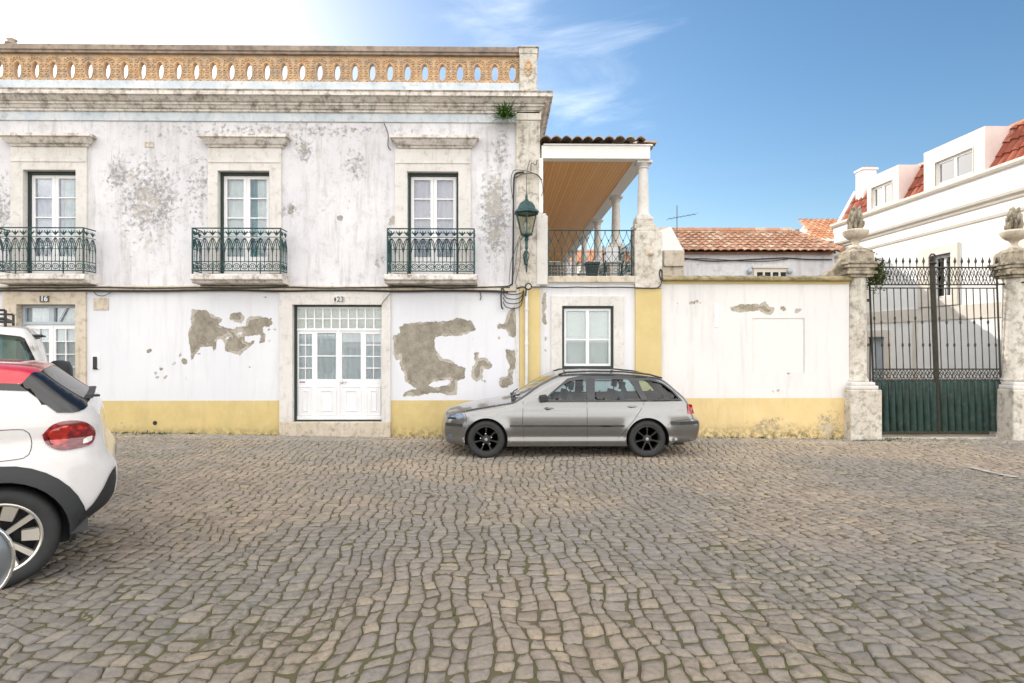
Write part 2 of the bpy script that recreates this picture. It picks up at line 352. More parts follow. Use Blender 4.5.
M['tiles_grey'] = tilem('weathered_clay_tiles', [(0.34, 0.24, 0.17), (0.48, 0.36, 0.26), (0.5, 0.45, 0.36), (0.07, 0.06, 0.05)])
M['tiles_new'] = tilem('new_red_tiles', [(0.27, 0.075, 0.045), (0.36, 0.115, 0.07), (0.40, 0.15, 0.10), (0.18, 0.06, 0.045)])
M['tiles_orange'] = tilem('orange_clay_tiles', [(0.50, 0.22, 0.11), (0.62, 0.33, 0.18), (0.60, 0.40, 0.26), (0.36, 0.18, 0.11)])
g = G('pine_boards'); p = g.pos(False); sep = g.n('ShaderNodeSeparateXYZ'); g.set(sep.inputs[0], p)
bx_ = g.math('MULTIPLY', sep.outputs['X'], 12.5); fr = g.math('FRACT', bx_); fl = g.math('FLOOR', bx_)
wnz = g.n('ShaderNodeTexWhiteNoise', noise_dimensions='1D'); g.set(wnz.inputs['W'], fl)
gr = g.noise(g.map(p, (28, 1.2, 1)), 2.0, 6, 0.6)
c = g.mix(wnz.outputs['Value'], (0.82, 0.40, 0.11), (0.90, 0.49, 0.17)); c = g.mix(g.math('MULTIPLY', g.step(gr, 0.45, 0.7), 0.45), c, (0.66, 0.31, 0.08))
gap = g.math('MULTIPLY', g.step(fr, 0.0, 0.06), g.step(g.math('SUBTRACT', 1.0, fr), 0.0, 0.06)); c = g.mix(gap, (0.13, 0.06, 0.025), c)
M['pine'] = g.out(c, 0.42, g.bump(gap, 0.5, 0.01), spec=0.4)

def wallmat(name, white_a, white_b, render, band=None, band_z=0.0, upper=False, grime=0.35):
    g = G(name); p = g.pos(False); peel = g.attr('peel'); wear = g.attr('wear')
    e = g.math('ADD', g.math('MULTIPLY_ADD', g.noise(p, 11, 8, 0.62), 0.12, -0.06), g.math('MULTIPLY_ADD', g.noise(p, 45, 4, 0.6), 0.03, -0.015))
    pm = g.step(g.math('ADD', peel, e), -0.003, 0.003, 1.0, 0.0)
    base = g.mix(g.step(g.noise(p, 0.7, 5, 0.5), 0.35, 0.65), white_a, white_b)
    base = g.mix(g.math('MULTIPLY', g.step(g.noise(g.map(p, (5, 5, 0.5)), 1.3, 9, 0.70), 0.47, 0.72), grime), base, (0.42, 0.41, 0.40))
    if upper:
        base = g.mix(g.math('MULTIPLY', g.step(g.noise(p, 3.2, 13, 0.80), 0.47, 0.72), 0.70), base, (0.40, 0.385, 0.37))
    if band:
        sepb = g.n('ShaderNodeSeparateXYZ'); g.set(sepb.inputs[0], p)
        bandc = g.mix(g.step(g.noise(p, 2.5, 6, 0.6), 0.35, 0.7), band, sc(band, 1.12))
        bandc = g.mix(g.math('MULTIPLY', g.step(g.noise(p, 5, 10, 0.75), 0.50, 0.72), 0.6), bandc, (0.58, 0.50, 0.34))
        low = g.math('MULTIPLY', g.step(sepb.outputs['Z'], band_z - 0.45, 0.0 - 0.05), g.step(g.noise(p, 9, 10, 0.75), 0.40, 0.62))
        bandc = g.mix(low, bandc, (0.13, 0.11, 0.06)); bandc = g.mix(g.math('MULTIPLY', g.step(g.noise(g.map(p, (4, 4, 0.7)), 1.5, 8, 0.7), 0.48, 0.75), 0.35), bandc, (0.40, 0.33, 0.20))
        z = g.math('ADD', sepb.outputs['Z'], g.math('MULTIPLY_ADD', g.noise(p, 20, 4), 0.012, -0.006))
        base = g.mix(g.step(z, band_z - 0.002, band_z + 0.002), bandc, base)
    # weathering: mottled flaking of the limewash where 'wear' is high
    n8 = g.noise(p, 11, 14, 0.80); n2 = g.noise(p, 2.1, 8, 0.6, 0.6)
    thr = g.math('MULTIPLY_ADD', wear, -0.27, 0.67)
    f1 = g.step(n8, thr, g.math('ADD', thr, 0.14)); base = g.mix(g.math('MULTIPLY', f1, 0.85), base, (0.25, 0.24, 0.235))
    thr2 = g.math('MULTIPLY_ADD', wear, -0.31, 0.80)
    f2 = g.step(n2, thr2, g.math('ADD', thr2, 0.035)); base = g.mix(g.math('MULTIPLY', f2, 0.55), base, (0.50, 0.46, 0.41))
    spk = g.step(g.noise(p, 34, 6, 0.75), g.math('MULTIPLY_ADD', wear, -0.19, 0.76), g.math('MULTIPLY_ADD', wear, -0.19, 0.82)); base = g.mix(g.math('MULTIPLY', spk, 0.7), base, (0.20, 0.19, 0.18))
    rc = g.mix(g.step(g.noise(p, 4.5, 8, 0.65), 0.35, 0.68), render, sc(render, 0.62)); rc = g.mix(g.step(g.noise(p, 30, 4), 0.55, 0.75), rc, sc(render, 1.3))
    lip = g.math('MULTIPLY', g.step(g.math('ADD', peel, g.math('MULTIPLY_ADD', g.noise(p, 7, 6, 0.6), 0.09, -0.02)), -0.035, -0.028), g.step(g.noise(p, 2.3, 4, 0.5), 0.45, 0.55))
    rc = g.mix(g.math('MULTIPLY', lip, 0.85), rc, (0.47, 0.43, 0.37)); rc = g.mix(g.math('MULTIPLY', g.step(g.noise(p, 17, 10, 0.78), 0.52, 0.66), 0.6), rc, (0.14, 0.12, 0.10))
    col = g.mix(pm, base, rc)
    h = g.math('ADD', g.math('MULTIPLY', pm, -1.0), g.math('MULTIPLY', f1, -0.25))
    nb = g.bump(g.math('ADD', h, g.math('MULTIPLY', g.math('MULTIPLY', lip, pm), 0.5)), 1.0, 0.018); nb = g.bump(g.math('ADD', g.noise(p, 5, 5, 0.5), g.math('MULTIPLY', g.noise(p, 70, 5, 0.6), g.math('MULTIPLY_ADD', pm, 0.6, 0.12))), 0.35, 0.015, nb)
    return g.out(col, 0.88, nb, spec=0.2)
YEL = (0.56, 0.44, 0.20)
M['wall_low'] = wallmat('white_render_peeling', (0.70, 0.70, 0.735), (0.665, 0.67, 0.71), (0.33, 0.295, 0.24), YEL, 0.765, grime=0.22)
M['wall_up'] = wallmat('flaking_limewash', (0.71, 0.70, 0.725), (0.64, 0.63, 0.66), (0.40, 0.38, 0.35), upper=True, grime=0.75)
M['wall_terrace'] = wallmat('white_render_terrace', (0.73, 0.72, 0.73), (0.69, 0.69, 0.71), (0.36, 0.31, 0.25), YEL, 0.79)
M['wall_bound'] = wallmat('white_boundary_render', (0.725, 0.705, 0.69), (0.695, 0.68, 0.67), (0.37, 0.32, 0.24), (0.66, 0.51, 0.26), 0.80)

def wallgrid(name, x0, x1, z0, z1, holes, y, m, parent, peel=None, wear=None, step=0.035, zf=None):
    xs = set(np.linspace(x0, x1, int((x1 - x0) / step) + 2)); zs = set(np.linspace(z0, z1, int((z1 - z0) / step) + 2))
    for h in holes: xs |= {h[0], h[1]}; zs |= {h[2], h[3]}
    xs = np.array(sorted(q for q in xs if x0 <= q <= x1)); zs = np.array(sorted(q for q in zs if z0 <= q <= z1))
    X, Z = np.meshgrid(xs, zs, indexing='ij'); nx, nz = X.shape
    off = OFF[parent.name]; V = np.stack([X - off.x, np.full(X.shape, y - off.y), Z - off.z], -1).reshape(-1, 3)
    i, j = np.meshgrid(np.arange(nx - 1), np.arange(nz - 1), indexing='ij')
    cx = (xs[i] + xs[i + 1]) / 2; cz = (zs[j] + zs[j + 1]) / 2; keep = np.ones(i.shape, bool)
    for h in holes: keep &= ~((cx > h[0]) & (cx < h[1]) & (cz > h[2]) & (cz < h[3]))
    i = i[keep]; j = j[keep]; F = np.stack([i * nz + j, (i + 1) * nz + j, (i + 1) * nz + j + 1, i * nz + j + 1], -1)
    me = bpy.data.meshes.new(name); me.from_pydata(V.tolist(), [], F.tolist())
    pv = np.full(X.shape, 1.0)
    for poly, hole in (peel or []):
        d = pdist(poly, X, Z); ins = pin(poly, X, Z); d = np.where(ins, -d, d)
        pv = np.maximum(pv, -d) if hole else np.minimum(pv, d)
    wv = np.zeros(X.shape)
    for (cx_, cz_, rx, rz, s_) in (wear or []): wv = np.maximum(wv, s_ * np.clip(1.25 - np.hypot((X - cx_) / rx, (Z - cz_) / rz), 0, 1)) if s_ > 0 else wv
    a = me.attributes.new('peel', 'FLOAT', 'POINT'); a.data.foreach_set('value', pv.reshape(-1).astype(np.float32))
    a = me.attributes.new('wear', 'FLOAT', 'POINT'); a.data.foreach_set('value', wv.reshape(-1).astype(np.float32))
    return link(name, me, m, parent)
def zoomp(pts, ox, oy, s, d=D): return [(lambda v: (v.x, v.z))(at(ox + a / s, oy + b / s, d)) for a, b in pts]
def dot(a, b, r, ox, oy, s): 
    q = [(a + r * (1 + 0.3 * math.sin(k * 2.3 + a)) * math.cos(k * PI / 4), b + r * (1 + 0.3 * math.cos(k * 1.7 + b)) * math.sin(k * PI / 4)) for k in range(8)]
    return (zoomp(q, ox, oy, s), False)

# ================================================================== GROUND
def ss(t): t = np.clip(t, 0, 1); return t * t * (3 - 2 * t)
def GZ(x, y):
    x = np.asarray(x, float); y = np.asarray(y, float)
    return 0.10 * ss((-1 - x) / 7) - 0.06 * ss((x - 2) / 6) + 0.36 * ss((9.8 - y) / 6.8)
def gz(x, y): return float(GZ(x, y))
def axis_lines(a, b, step, far):
    core = list(np.arange(a, b + 1e-6, step)); return np.array([-far, -300, -90, -40] + core + [40, 90, 300, far])
xs = axis_lines(-20, 20, 0.4, 1500); ys = axis_lines(-12, 30, 0.4, 1500)
X, Y = np.meshgrid(xs, ys, indexing='ij'); Z = GZ(X, Y) + 0.000
i, j = np.meshgrid(np.arange(len(xs) - 1), np.arange(len(ys) - 1), indexing='ij'); n_ = len(ys)
me = bpy.data.meshes.new('ground'); me.from_pydata(np.stack([X, Y, Z], -1).reshape(-1, 3).tolist(), [], np.stack([i * n_ + j, (i + 1) * n_ + j, (i + 1) * n_ + j + 1, i * n_ + j + 1], -1).reshape(-1, 4).tolist())
g = G('mossy_joint_soil'); p = g.pos(False)
c = g.mix(g.step(g.noise(p, 1.1, 6, 0.6), 0.38, 0.62), (0.150, 0.124, 0.080), (0.125, 0.118, 0.058)); c = g.mix(g.step(g.noise(p, 40, 5, 0.65), 0.5, 0.7), c, (0.11, 0.095, 0.065))
M['soil'] = g.out(c, 0.95, g.bump(g.noise(p, 60, 6, 0.7), 0.6, 0.02), spec=0.1)
tag(link('ground', me, M['soil']), kind='structure'); me.shade_smooth()

def cobbles(name, x0, x1, y0, y1, w0, l0, gap, warp, m, top=0.009, light=0.0, keep=None):
    cx = []; cy = []; hw = []; hl = []
    x = x0
    while x < x1:
        wd = w0 * rng.uniform(0.80, 1.22); y = y0 + rng.uniform(-l0, 0)
        while y < y1:
            ln = l0 * rng.uniform(0.76, 1.28)
            cx.append(x + wd / 2); cy.append(y + ln / 2); hw.append(wd / 2); hl.append(ln / 2); y += ln
        x += wd
    cx, cy, hw, hl = map(np.array, (cx, cy, hw, hl)); N = len(cx)
    if keep is not None:
        k = keep(cx, cy); cx, cy, hw, hl = cx[k], cy[k], hw[k], hl[k]; N = len(cx)
    q = np.array([-1, -0.90, -0.45, 0.05, 0.5, 0.90, 1.0]); S_, T_ = np.meshgrid(q, q, indexing='ij'); K = len(q)
    gp = gap * rng.uniform(0.6, 1.7, N)[:, None, None]
    sx = (hw[:, None, None] - gp * .36); sy = (hl[:, None, None] - gp * .62)
    rr = 1 - rng.uniform(0.03, 0.12, N)[:, None, None] * (S_ ** 2 * T_ ** 2)[None]
    j_ = rng.normal(0, 0.0035, (N, 8, 1, 1)) * (w0 / 0.135)
    bil = lambda a, b, c_, d_: (a * (1 - S_) * (1 - T_) + b * (1 + S_) * (1 - T_) + c_ * (1 - S_) * (1 + T_) + d_ * (1 + S_) * (1 + T_)) / 4
    X = cx[:, None, None] + S_ * sx * rr + bil(j_[:, 0], j_[:, 1], j_[:, 2], j_[:, 3])
    Y = cy[:, None, None] + T_ * sy * rr + bil(j_[:, 4], j_[:, 5], j_[:, 6], j_[:, 7])
    ring = np.maximum(abs(S_), abs(T_)); e = ring > 0.99
    tilt = rng.normal(0, 0.0035, (N, 2, 1, 1)); hgt = top + rng.normal(0, 0.0025, N)[:, None, None]
    H = hgt + tilt[:, 0] * S_ + tilt[:, 1] * T_ - 0.0015 * (S_ ** 2 + T_ ** 2) + rng.normal(0, 0.0018, (N, K, K)); H = np.where(e[None], -0.025, H)
    Xw, Yw = warp(X, Y); Zw = GZ(Xw, Yw) + H
    V = np.stack([Xw, Yw, Zw], -1).reshape(-1, 3)
    a, b = np.meshgrid(np.arange(K - 1), np.arange(K - 1), indexing='ij'); f = np.stack([a * K + b, (a + 1) * K + b, (a + 1) * K + b + 1, a * K + b + 1], -1).reshape(-1, 4)
    F = (f[None] + (np.arange(N) * K * K)[:, None, None]).reshape(-1, 4)
    me = bpy.data.meshes.new(name); me.vertices.add(len(V)); me.vertices.foreach_set('co', V.reshape(-1)); me.loops.add(F.size); me.loops.foreach_set('vertex_index', F.reshape(-1))
    me.polygons.add(len(F)); me.polygons.foreach_set('loop_start', np.arange(len(F)) * 4); me.update(calc_edges=True)
    at_ = me.attributes.new('rnd', 'FLOAT', 'FACE'); at_.data.foreach_set('value', np.repeat(rng.uniform(0, 1, N), len(f)).astype(np.float32))
    o = link(name, me, m); me.shade_smooth(); tag(o, kind='structure'); return o
def cobmat(name, cols, mossy=0.5):
    g = G(name); p = g.pos(False); r = g.attr('rnd')
    c = g.mix(r, cols[0], cols[1]); c = g.mix(g.step(r, 0.55, 0.9), c, cols[2]); c = g.mix(g.step(g.math('FRACT', g.math('MULTIPLY', r, 7.3)), 0.75, 0.95), c, cols[3])
    c = g.mix(g.step(g.noise(p, 0.42, 4, 0.5), 0.40, 0.62), sc2(c, g, 0.90, (0.97, 1.0, 1.02)), sc2(c, g, 1.04, (1.10, 1.03, 0.95)))
    c = g.mix(g.math('MULTIPLY', g.step(g.noise(p, 22, 10, 0.78), 0.42, 0.66), 0.65), c, sc2(c, g, 0.58)); c = g.mix(g.math('MULTIPLY', g.step(g.noise(g.map(p, loc=(7, 3, 1)), 30, 10, 0.78), 0.52, 0.72), 0.5), c, sc2(c, g, 1.4))
    c = g.mix(g.math('MULTIPLY', g.step(g.noise(p, 70, 4, 0.7), 0.58, 0.74), 0.5), c, (0.34, 0.30, 0.26))
    moss = g.math('MULTIPLY', g.step(g.noise(p, 0.8, 6, 0.6), 0.50, 0.66), g.step(g.noise(p, 14, 7, 0.7), 0.48, 0.60)); c = g.mix(g.math('MULTIPLY', moss, mossy), c, (0.06, 0.075, 0.025))
    h = g.math('ADD', g.noise(p, 28, 10, 0.75), g.math('MULTIPLY', g.noise(p, 120, 5, 0.7), 0.5))
    return g.out(c, g.math('MULTIPLY_ADD', g.noise(p, 18, 4), 0.25, 0.62), g.bump(h, 1.0, 0.017), spec=0.4)
def sc2(c, g, k, t=(1, 1, 1)):
    return g.mix(1.0, c, (t[0] * k, t[1] * k, t[2] * k), blend='MULTIPLY')
M['cobble'] = cobmat('granite_cobbles', [(0.295, 0.255, 0.215), (0.395, 0.343, 0.285), (0.350, 0.308, 0.268), (0.415, 0.350, 0.276)])
M['pave'] = cobmat('pale_calcada_stones', [(0.36, 0.32, 0.28), (0.46, 0.42, 0.36), (0.40, 0.37, 0.32), (0.30, 0.27, 0.23)], 0.8)
VN = rng.uniform(-1, 1, (2, 420, 160))
def vnoise(X, Y, cell, ch):
    u = (X + 22) / cell; v = (Y + 2) / cell; i = np.floor(u).astype(int); j = np.floor(v).astype(int); fu = u - i; fv = v - j; i %= 419; j %= 159; fu = fu * fu * (3 - 2 * fu); fv = fv * fv * (3 - 2 * fv); A_ = VN[ch]
    return (A_[i, j] * (1 - fu) + A_[i + 1, j] * fu) * (1 - fv) + (A_[i, j + 1] * (1 - fu) + A_[i + 1, j + 1] * fu) * fv
def warp_road(X, Y):
    X, Y = X + 0.028 * vnoise(X, Y, .13, 0) + 0.006 * vnoise(X, Y, .035, 0), Y + 0.026 * vnoise(X, Y, .13, 1) + 0.006 * vnoise(X, Y, .035, 1)
    t = Y * 1.15 + 0.5 * np.sin(X * 0.35)
    Xw = X + 0.34 * np.sin(0.42 * Y + 0.22 * X + 0.6) + 0.028 * np.sin(t + 0.9 * X) + 0.014 * np.sin(3.1 * Y + 2.7 * X) + 0.016 * np.sin(7.3 * Y + 9 * X) + 0.05 * (Y - 6) * np.sin(X * 0.55 + 1)
    Yw = Y + 0.13 * np.sin(1.25 * X + 0.4 * Y) + 0.16 * np.sin(0.45 * X) + 0.04 * np.sin(3.7 * X + 1.2 * Y) + 0.02 * np.sin(9 * X + 5 * Y)
    return Xw, Yw
cobbles('cobbled_road', -14.5, 15.5, 0.4, 11.95, 0.112, 0.112, 0.0075, warp_road, M['cobble'],
        keep=lambda x, y: (np.abs(x) < 1.12 * y + 3.0))
def warp_pave(X, Y): return X + 0.02 * np.sin(5 * Y + X), Y + 0.02 * np.sin(2.5 * X)
cobbles('pavement', -14.5, 14.5, 11.70, 12.2, 0.10, 0.085, 0.012, warp_pave, M['pave'], top=0.016)

# ================================================================== BUILDING HELPERS
def ledge(mb, x0, x1, prof, yb, ends=True, mi=0):   # prof: (outward, z) bottom to top, wraps round both ends
    rings = [[(x0 - (o if ends else 0), yb, z), (x0 - (o if ends else 0), yb_f(yb, o), z), (x1 + (o if ends else 0), yb_f(yb, o), z), (x1 + (o if ends else 0), yb, z)] for o, z in prof]
    vs = [p for r in rings for p in r]; fs = []
    for i in range(len(prof) - 1):
        for k in range(4): fs.append([i * 4 + k, i * 4 + (k + 1) % 4, (i + 1) * 4 + (k + 1) % 4, (i + 1) * 4 + k])
    fs.append([3, 2, 1, 0]); n = (len(prof) - 1) * 4; fs.append([n, n + 1, n + 2, n + 3]); mb.add(vs, fs, mi); return mb
def yb_f(yb, o): return yb - 0.02 - o
def plate(mb, x0, x1, z0, z1, holes, y0, y1, mi=0):
    xs = sorted({x0, x1} | {h[0] for h in holes} | {h[1] for h in holes}); zs = sorted({z0, z1} | {h[2] for h in holes} | {h[3] for h in holes})
    nx, nz = len(xs) - 1, len(zs) - 1
    def sol(i, j):
        if i < 0 or j < 0 or i >= nx or j >= nz: return False
        cx, cz = (xs[i] + xs[i + 1]) / 2, (zs[j] + zs[j + 1]) / 2
        return not any(h[0] < cx < h[1] and h[2] < cz < h[3] for h in holes)
    for i in range(nx):
        for j in range(nz):
            if not sol(i, j): continue
            a, b, c_, d_ = xs[i], xs[i + 1], zs[j], zs[j + 1]
            v = [(a, y0, c_), (b, y0, c_), (b, y0, d_), (a, y0, d_), (a, y1, c_), (b, y1, c_), (b, y1, d_), (a, y1, d_)]
            f = [[0, 1, 2, 3], [7, 6, 5, 4]]
            if not sol(i - 1, j): f.append([0, 3, 7, 4])
            if not sol(i + 1, j): f.append([1, 5, 6, 2])
            if not sol(i, j - 1): f.append([0, 4, 5, 1])
            if not sol(i, j + 1): f.append([3, 2, 6, 7])
            mb.add(v, f, mi)
    return mb
def text(name, s, x, y, z, size, m, parent, rz=0, depth=0.004):
    cu = bpy.data.curves.new(name, 'FONT'); cu.body = s; cu.size = size; cu.align_x = 'CENTER'; cu.align_y = 'CENTER'; cu.extrude = depth; cu.offset = size * 0.02
    t = bpy.data.objects.new(name, cu); C.objects.link(t); bpy.context.view_layer.update()
    me = bpy.data.meshes.new_from_object(t.evaluated_get(bpy.context.evaluated_depsgraph_get())); bpy.data.objects.remove(t)
    Mx = Matrix.Rotation(R(90), 4, 'X'); me.transform(Matrix.Translation(Vector((x, y, z)) - OFF[parent.name]) @ Matrix.Rotation(rz, 4, 'Z') @ Mx); me.materials.clear()
    return link(name, me, m, parent)
def tile_sheet(mb, o, u, v, lu, lv, pitch=0.21, course=0.36, amp=0.045, clip=None):
    """curved clay tiles: o origin at eave, u along the eave, v up the slope"""
    o, u, v = Vector(o), Vector(u).normalized(), Vector(v).normalized(); nrm = u.cross(v).normalized()
    if nrm.z < 0: nrm = -nrm
    nc = int(lu / pitch); nr = int(math.ceil(lv / course)); K = 8
    for r in range(nr):
        a = r * course; b = min(a + course + 0.05, lv)
        for c_ in range(nc):
            mid = ((c_ + .5) * pitch, (a + b) / 2)
            if clip and not clip(*mid): continue
            rv = random.random(); jit = random.uniform(-0.012, 0.012); lift = random.uniform(0.012, 0.026)
            vs = []
            for (vv, h) in ((a + jit, lift + 0.02), (b + jit, 0.0)):
                for k in range(K + 1):
                    t = k / K; x = (c_ + t) * pitch; hh = amp * abs(math.cos((t - .5) * PI)) ** .8 if t not in (0.0, 1.0) else 0.0
                    vs.append(o + u * x + v * vv + nrm * (hh + h))
            fs = [[k, k + 1, K + 2 + k, K + 1 + k] for k in range(K)]
            n0 = len(vs)
            for k in range(K + 1): vs.append(vs[k] - nrm * 0.022 )
            fs += [[n0 + k, n0 + k + 1, k + 1, k] for k in range(K)]
            mb.add(vs, fs, 0, rv)
    return mb

# ================================================================== MAIN TOWNHOUSE
XL = -13.4; XQ = ax(516); XR = ax(540); HB = 28.0
house = thing('townhouse', 'long two storey white house with flaking walls, balcony doors and pierced terracotta parapet', 'house', (-6, D, 0))
zs_ = az(289)           # string line between the storeys
d16 = (ax(18), ax(76.5), 0.14, az(305)); d23 = (ax(293), ax(382), az(421.5), az(305))
wins = [(ax(24.5), ax(77), az(274), az(172.5)), (ax(218.5), ax(270), az(274), az(172.5)), (ax(407.5), ax(458.5), az(274), az(172.5))]
winL = (ax(-150), ax(-98), az(274), az(172.5))
A = (140, 290, 4.553)
pa = [([(237,88),(300,92),(340,120),(378,128),(358,160),(390,172),(430,178),(440,170),(478,165),(485,125),(545,120),(600,130),(602,162),(560,168),(560,190),(572,205),(570,245),(545,240),(550,205),(520,205),(480,212),(475,235),(500,240),(525,228),(520,245),(480,270),(455,298),(430,290),(390,280),(380,225),(362,222),(350,235),(340,290),(328,258),(280,258),(262,280),(235,322),(225,240),(216,190),(232,170)], 0),
      ([(400,130),(420,105),(455,102),(475,125),(465,150),(430,145)], 0), ([(388,215),(405,208),(412,216),(395,226)], 1), ([(440,196),(466,190),(470,200),(448,206)], 1)]
peelA = [(zoomp(q, *A), bool(h)) for q, h in pa] + [dot(*q, *A) for q in [(40,277,9),(95,360,10),(205,325,14),(152,340,8),(160,336,7),(118,397,8),(72,380,7),(183,297,8),(615,180,5),(600,205,6),(590,230,5),(208,402,4),(587,182,4),(613,228,4),(80,397,5),(270,290,5),(498,350,4),(570,30,5)]]
Bz = (270, 220, 2.968)
pb = [([(362,345),(385,338),(385,318),(400,308),(430,305),(470,302),(530,300),(560,290),(600,300),(612,325),(590,335),(560,345),(500,345),(488,350),(490,385),(510,410),(545,420),(560,435),(578,438),(578,470),(555,480),(555,520),(530,520),(505,512),(470,515),(440,523),(395,524),(400,512),(440,500),(420,490),(400,480),(400,460),(385,430),(385,400),(378,418),(366,400),(368,372)], 0),
      ([(468,492),(490,478),(535,475),(530,489),(490,497)], 1), ([(605,395),(620,392),(618,412),(640,408),(660,430),(652,445),(632,440),(628,470),(612,480),(598,465),(600,440),(610,425)], 0),
      ([(672,312),(700,305),(705,275),(728,255),(731,330),(728,350),(712,345),(700,325),(675,322)], 0), ([(700,385),(728,388),(730,430),(718,465),(722,485),(695,502),(680,490),(680,470),(705,462),(712,430),(700,410)], 0)]
peelB = [(zoomp(q, *Bz), bool(h)) for q, h in pb] + [dot(*q, *Bz) for q in [(628,478,3),(642,478,3),(604,352,3),(680,350,3),(706,358,3)]]
def W_(px, py, rx, ry, s): v = at(px, py, D); return (v.x, v.z, rx / 48.8, ry / 48.8, s)
wallgrid('ground_floor_wall', XL, XQ, -0.15, zs_, [d16, d23], D, M['wall_low'], house, peelA + peelB,
         [W_(130, 425, 30, 14, 0.5), W_(430, 425, 60, 12, 0.35), W_(470, 300, 45, 10, 0.4), W_(240, 300, 60, 10, 0.25)])
wearU = [W_(150, 200, 55, 75, 0.85), W_(118, 175, 20, 30, 0.9), W_(200, 190, 30, 70, 0.7), W_(495, 215, 24, 75, 1.0), W_(500, 150, 18, 45, 0.75), W_(355, 165, 26, 32, 0.75), W_(305, 150, 16, 22, 0.9), W_(0, 210, 22, 60, 0.8),
         W_(280, 131, 260, 14, 0.72), W_(335, 200, 60, 80, 0.42), W_(380, 262, 16, 16, 0.7), W_(290, 210, 18, 14, 0.8), W_(60, 128, 120, 14, 0.35), W_(-120, 200, 60, 80, 0.8)]
peelU = [dot(*q, 370, 130, 4.269) for q in [(95, 385, 12), (88, 398, 10), (100, 372, 8)]] + [dot(*q, 260, 20, 3.413) for q in [(108, 640, 9), (104, 655, 8), (275, 677, 11), (150, 432, 9)]]
wallgrid('upper_wall', XL, XQ, zs_, az(113), wins + [winL], D, M['wall_up'], house, peelU, wearU)
# closed mass behind the facade
mb = MB(); mb.box(XL, XR - .06, HB - .3, HB, -.2, az(93)); mb.box(XL, XL + .3, D + .05, HB - .3, -.2, az(93)); mb.box(XR - .3, XR - .03, D + .06, HB - .3, -.2, az(93) - .01)
mb.box(XL + .3, XR - .3, D + .45, HB - .3, az(113), az(113) + .2); mb.box(XL + .3, XR - .3, D + .45, HB - .3, zs_ - .1, zs_ + .15)
mb.build('rear_wall', M['white_wash'], house)
mb = MB(); mb.box(XL + .3, XR - .3, D + 1.6, D + 1.7, -.1, az(113)); mb.build('inner_partition', M['dark_void'], house)
# quoin pilaster
mb = MB(); mb.box(XQ, XR, D - .05, D + .3, az(289) + .002, az(121)); mb.build('corner_pilaster', M['post_stone'], house, bevel=0.012)
mb = MB(); mb.box(XQ, XQ + .075, D - .03, D + .1, -.15, az(289)); mb.build('corner_strip', M['limestone'], house, bevel=0.01)
mb = MB(); mb.box(XQ + .076, XR, D - .06, D + .3, -.15, az(289)); mb.build('ochre_pilaster', M['yellow'], house, bevel=0.008)
# string course
mb = MB(); ledge(mb, XL, XQ, [(0.0, az(292)), (0.05, az(291)), (0.05, az(287)), (0.0, az(286))], D, False); mb.build('string_course', M['limestone_dirty'], house)
# frieze, cornice
mb = MB(); mb.box(XL, XQ + .0, D - .03, D + .4, az(123.2), az(111.5)); mb.build('frieze', M['bluewash'], house, bevel=.005)
mb = MB(); mb.box(XQ, XR + .02, D - .07, D + .4, az(121), az(112.5)); mb.build('pilaster_capital', M['limestone_warm'], house, bevel=.01)
yc = D - .2
def cz(y): return az(y, yc)
prof = [(0.0, cz(111)), (0.04, cz(110.5)), (0.04, cz(108.5)), (0.07, cz(108)), (0.10, cz(105.5)), (0.13, cz(105)), (0.13, cz(103)), (0.17, cz(102.6)), (0.24, cz(99)), (0.29, cz(98.4)), (0.29, cz(94.5)), (0.27, cz(93.5)), (0.0, cz(93) + .01)]
def sweepL(mb, prof, xl, xr, yf, yb):     # runs along the street front and returns down the right side
    vs = []; 
    for o, z in prof: vs += [(xl, yf - o, z), (xr + o, yf - o, z), (xr + o, yb, z)]
    fs = []
    for i in range(len(prof) - 1):
        for k in range(2): fs.append([i * 3 + k, i * 3 + k + 1, (i + 1) * 3 + k + 1, (i + 1) * 3 + k])
    n = len(prof) - 1
    fs += [[0, 1, 2], [n * 3 + 2, n * 3 + 1, n * 3]]
    fs.append([3 * i for i in range(n + 1)]); fs.append([3 * i + 2 for i in range(n + 1)][::-1]); mb.add(vs, fs); return mb
sweepL(MB(), prof, XL, XR - .05, D - .03, D + 15).build('cornice', M['cornice_stone'], house)
mb = MB(); mb.box(XL, XR + .232, D - .326, D + .1, cz(94.6), cz(93.1)); mb.build('cornice_lead', M['soot_stone'], house)
zt = az(93); zp = az(83)
mb = MB(); mb.box(XL, XR - .02, D + .30, HB, az(113), zt); mb.build('flat_roof', M['coping'], house)
px_pier = (ax(519.5), ax(537))
mb = MB(); mb.box(XL, px_pier[0], D - .01, D + .26, zt + .004, zp); mb.build('parapet_plinth', M['bluewash'], house, bevel=.006)
mb = MB(); ledge(mb, XL, px_pier[0] - .002, [(0.02, az(55.5)), (0.02, az(53.5)), (0.05, az(53)), (0.06, az(48.5)), (0.03, az(47.5))], D + .03, False)
mb.box(XL, px_pier[0] - .002, D + .012, D + .24, az(55.4), az(47.6)); mb.build('parapet_coping', M['coping'], house)
mb = MB(); mb.box(px_pier[0], px_pier[1], D - .06, D + .30, zt + .006, az(55)); ledge(mb, px_pier[0] - .0, px_pier[1], [(0.0, az(55)), (0.03, az(54)), (0.05, az(50.5)), (0.05, az(48.5)), (.0, az(47.5))], D + .26); mb.box(px_pier[0] - .01, px_pier[1] + .01, D - .07, D + .27, az(55), az(48.4))
mb.box(px_pier[0] - .04, px_pier[1] + .04, D - .10, D + .32, az(49), az(47.9)); pier = mb.build('parapet_pier', M['post_stone'], house, bevel=.008)
mb = MB(); cxp = (px_pier[0] + px_pier[1]) / 2; czp = az(69.5)
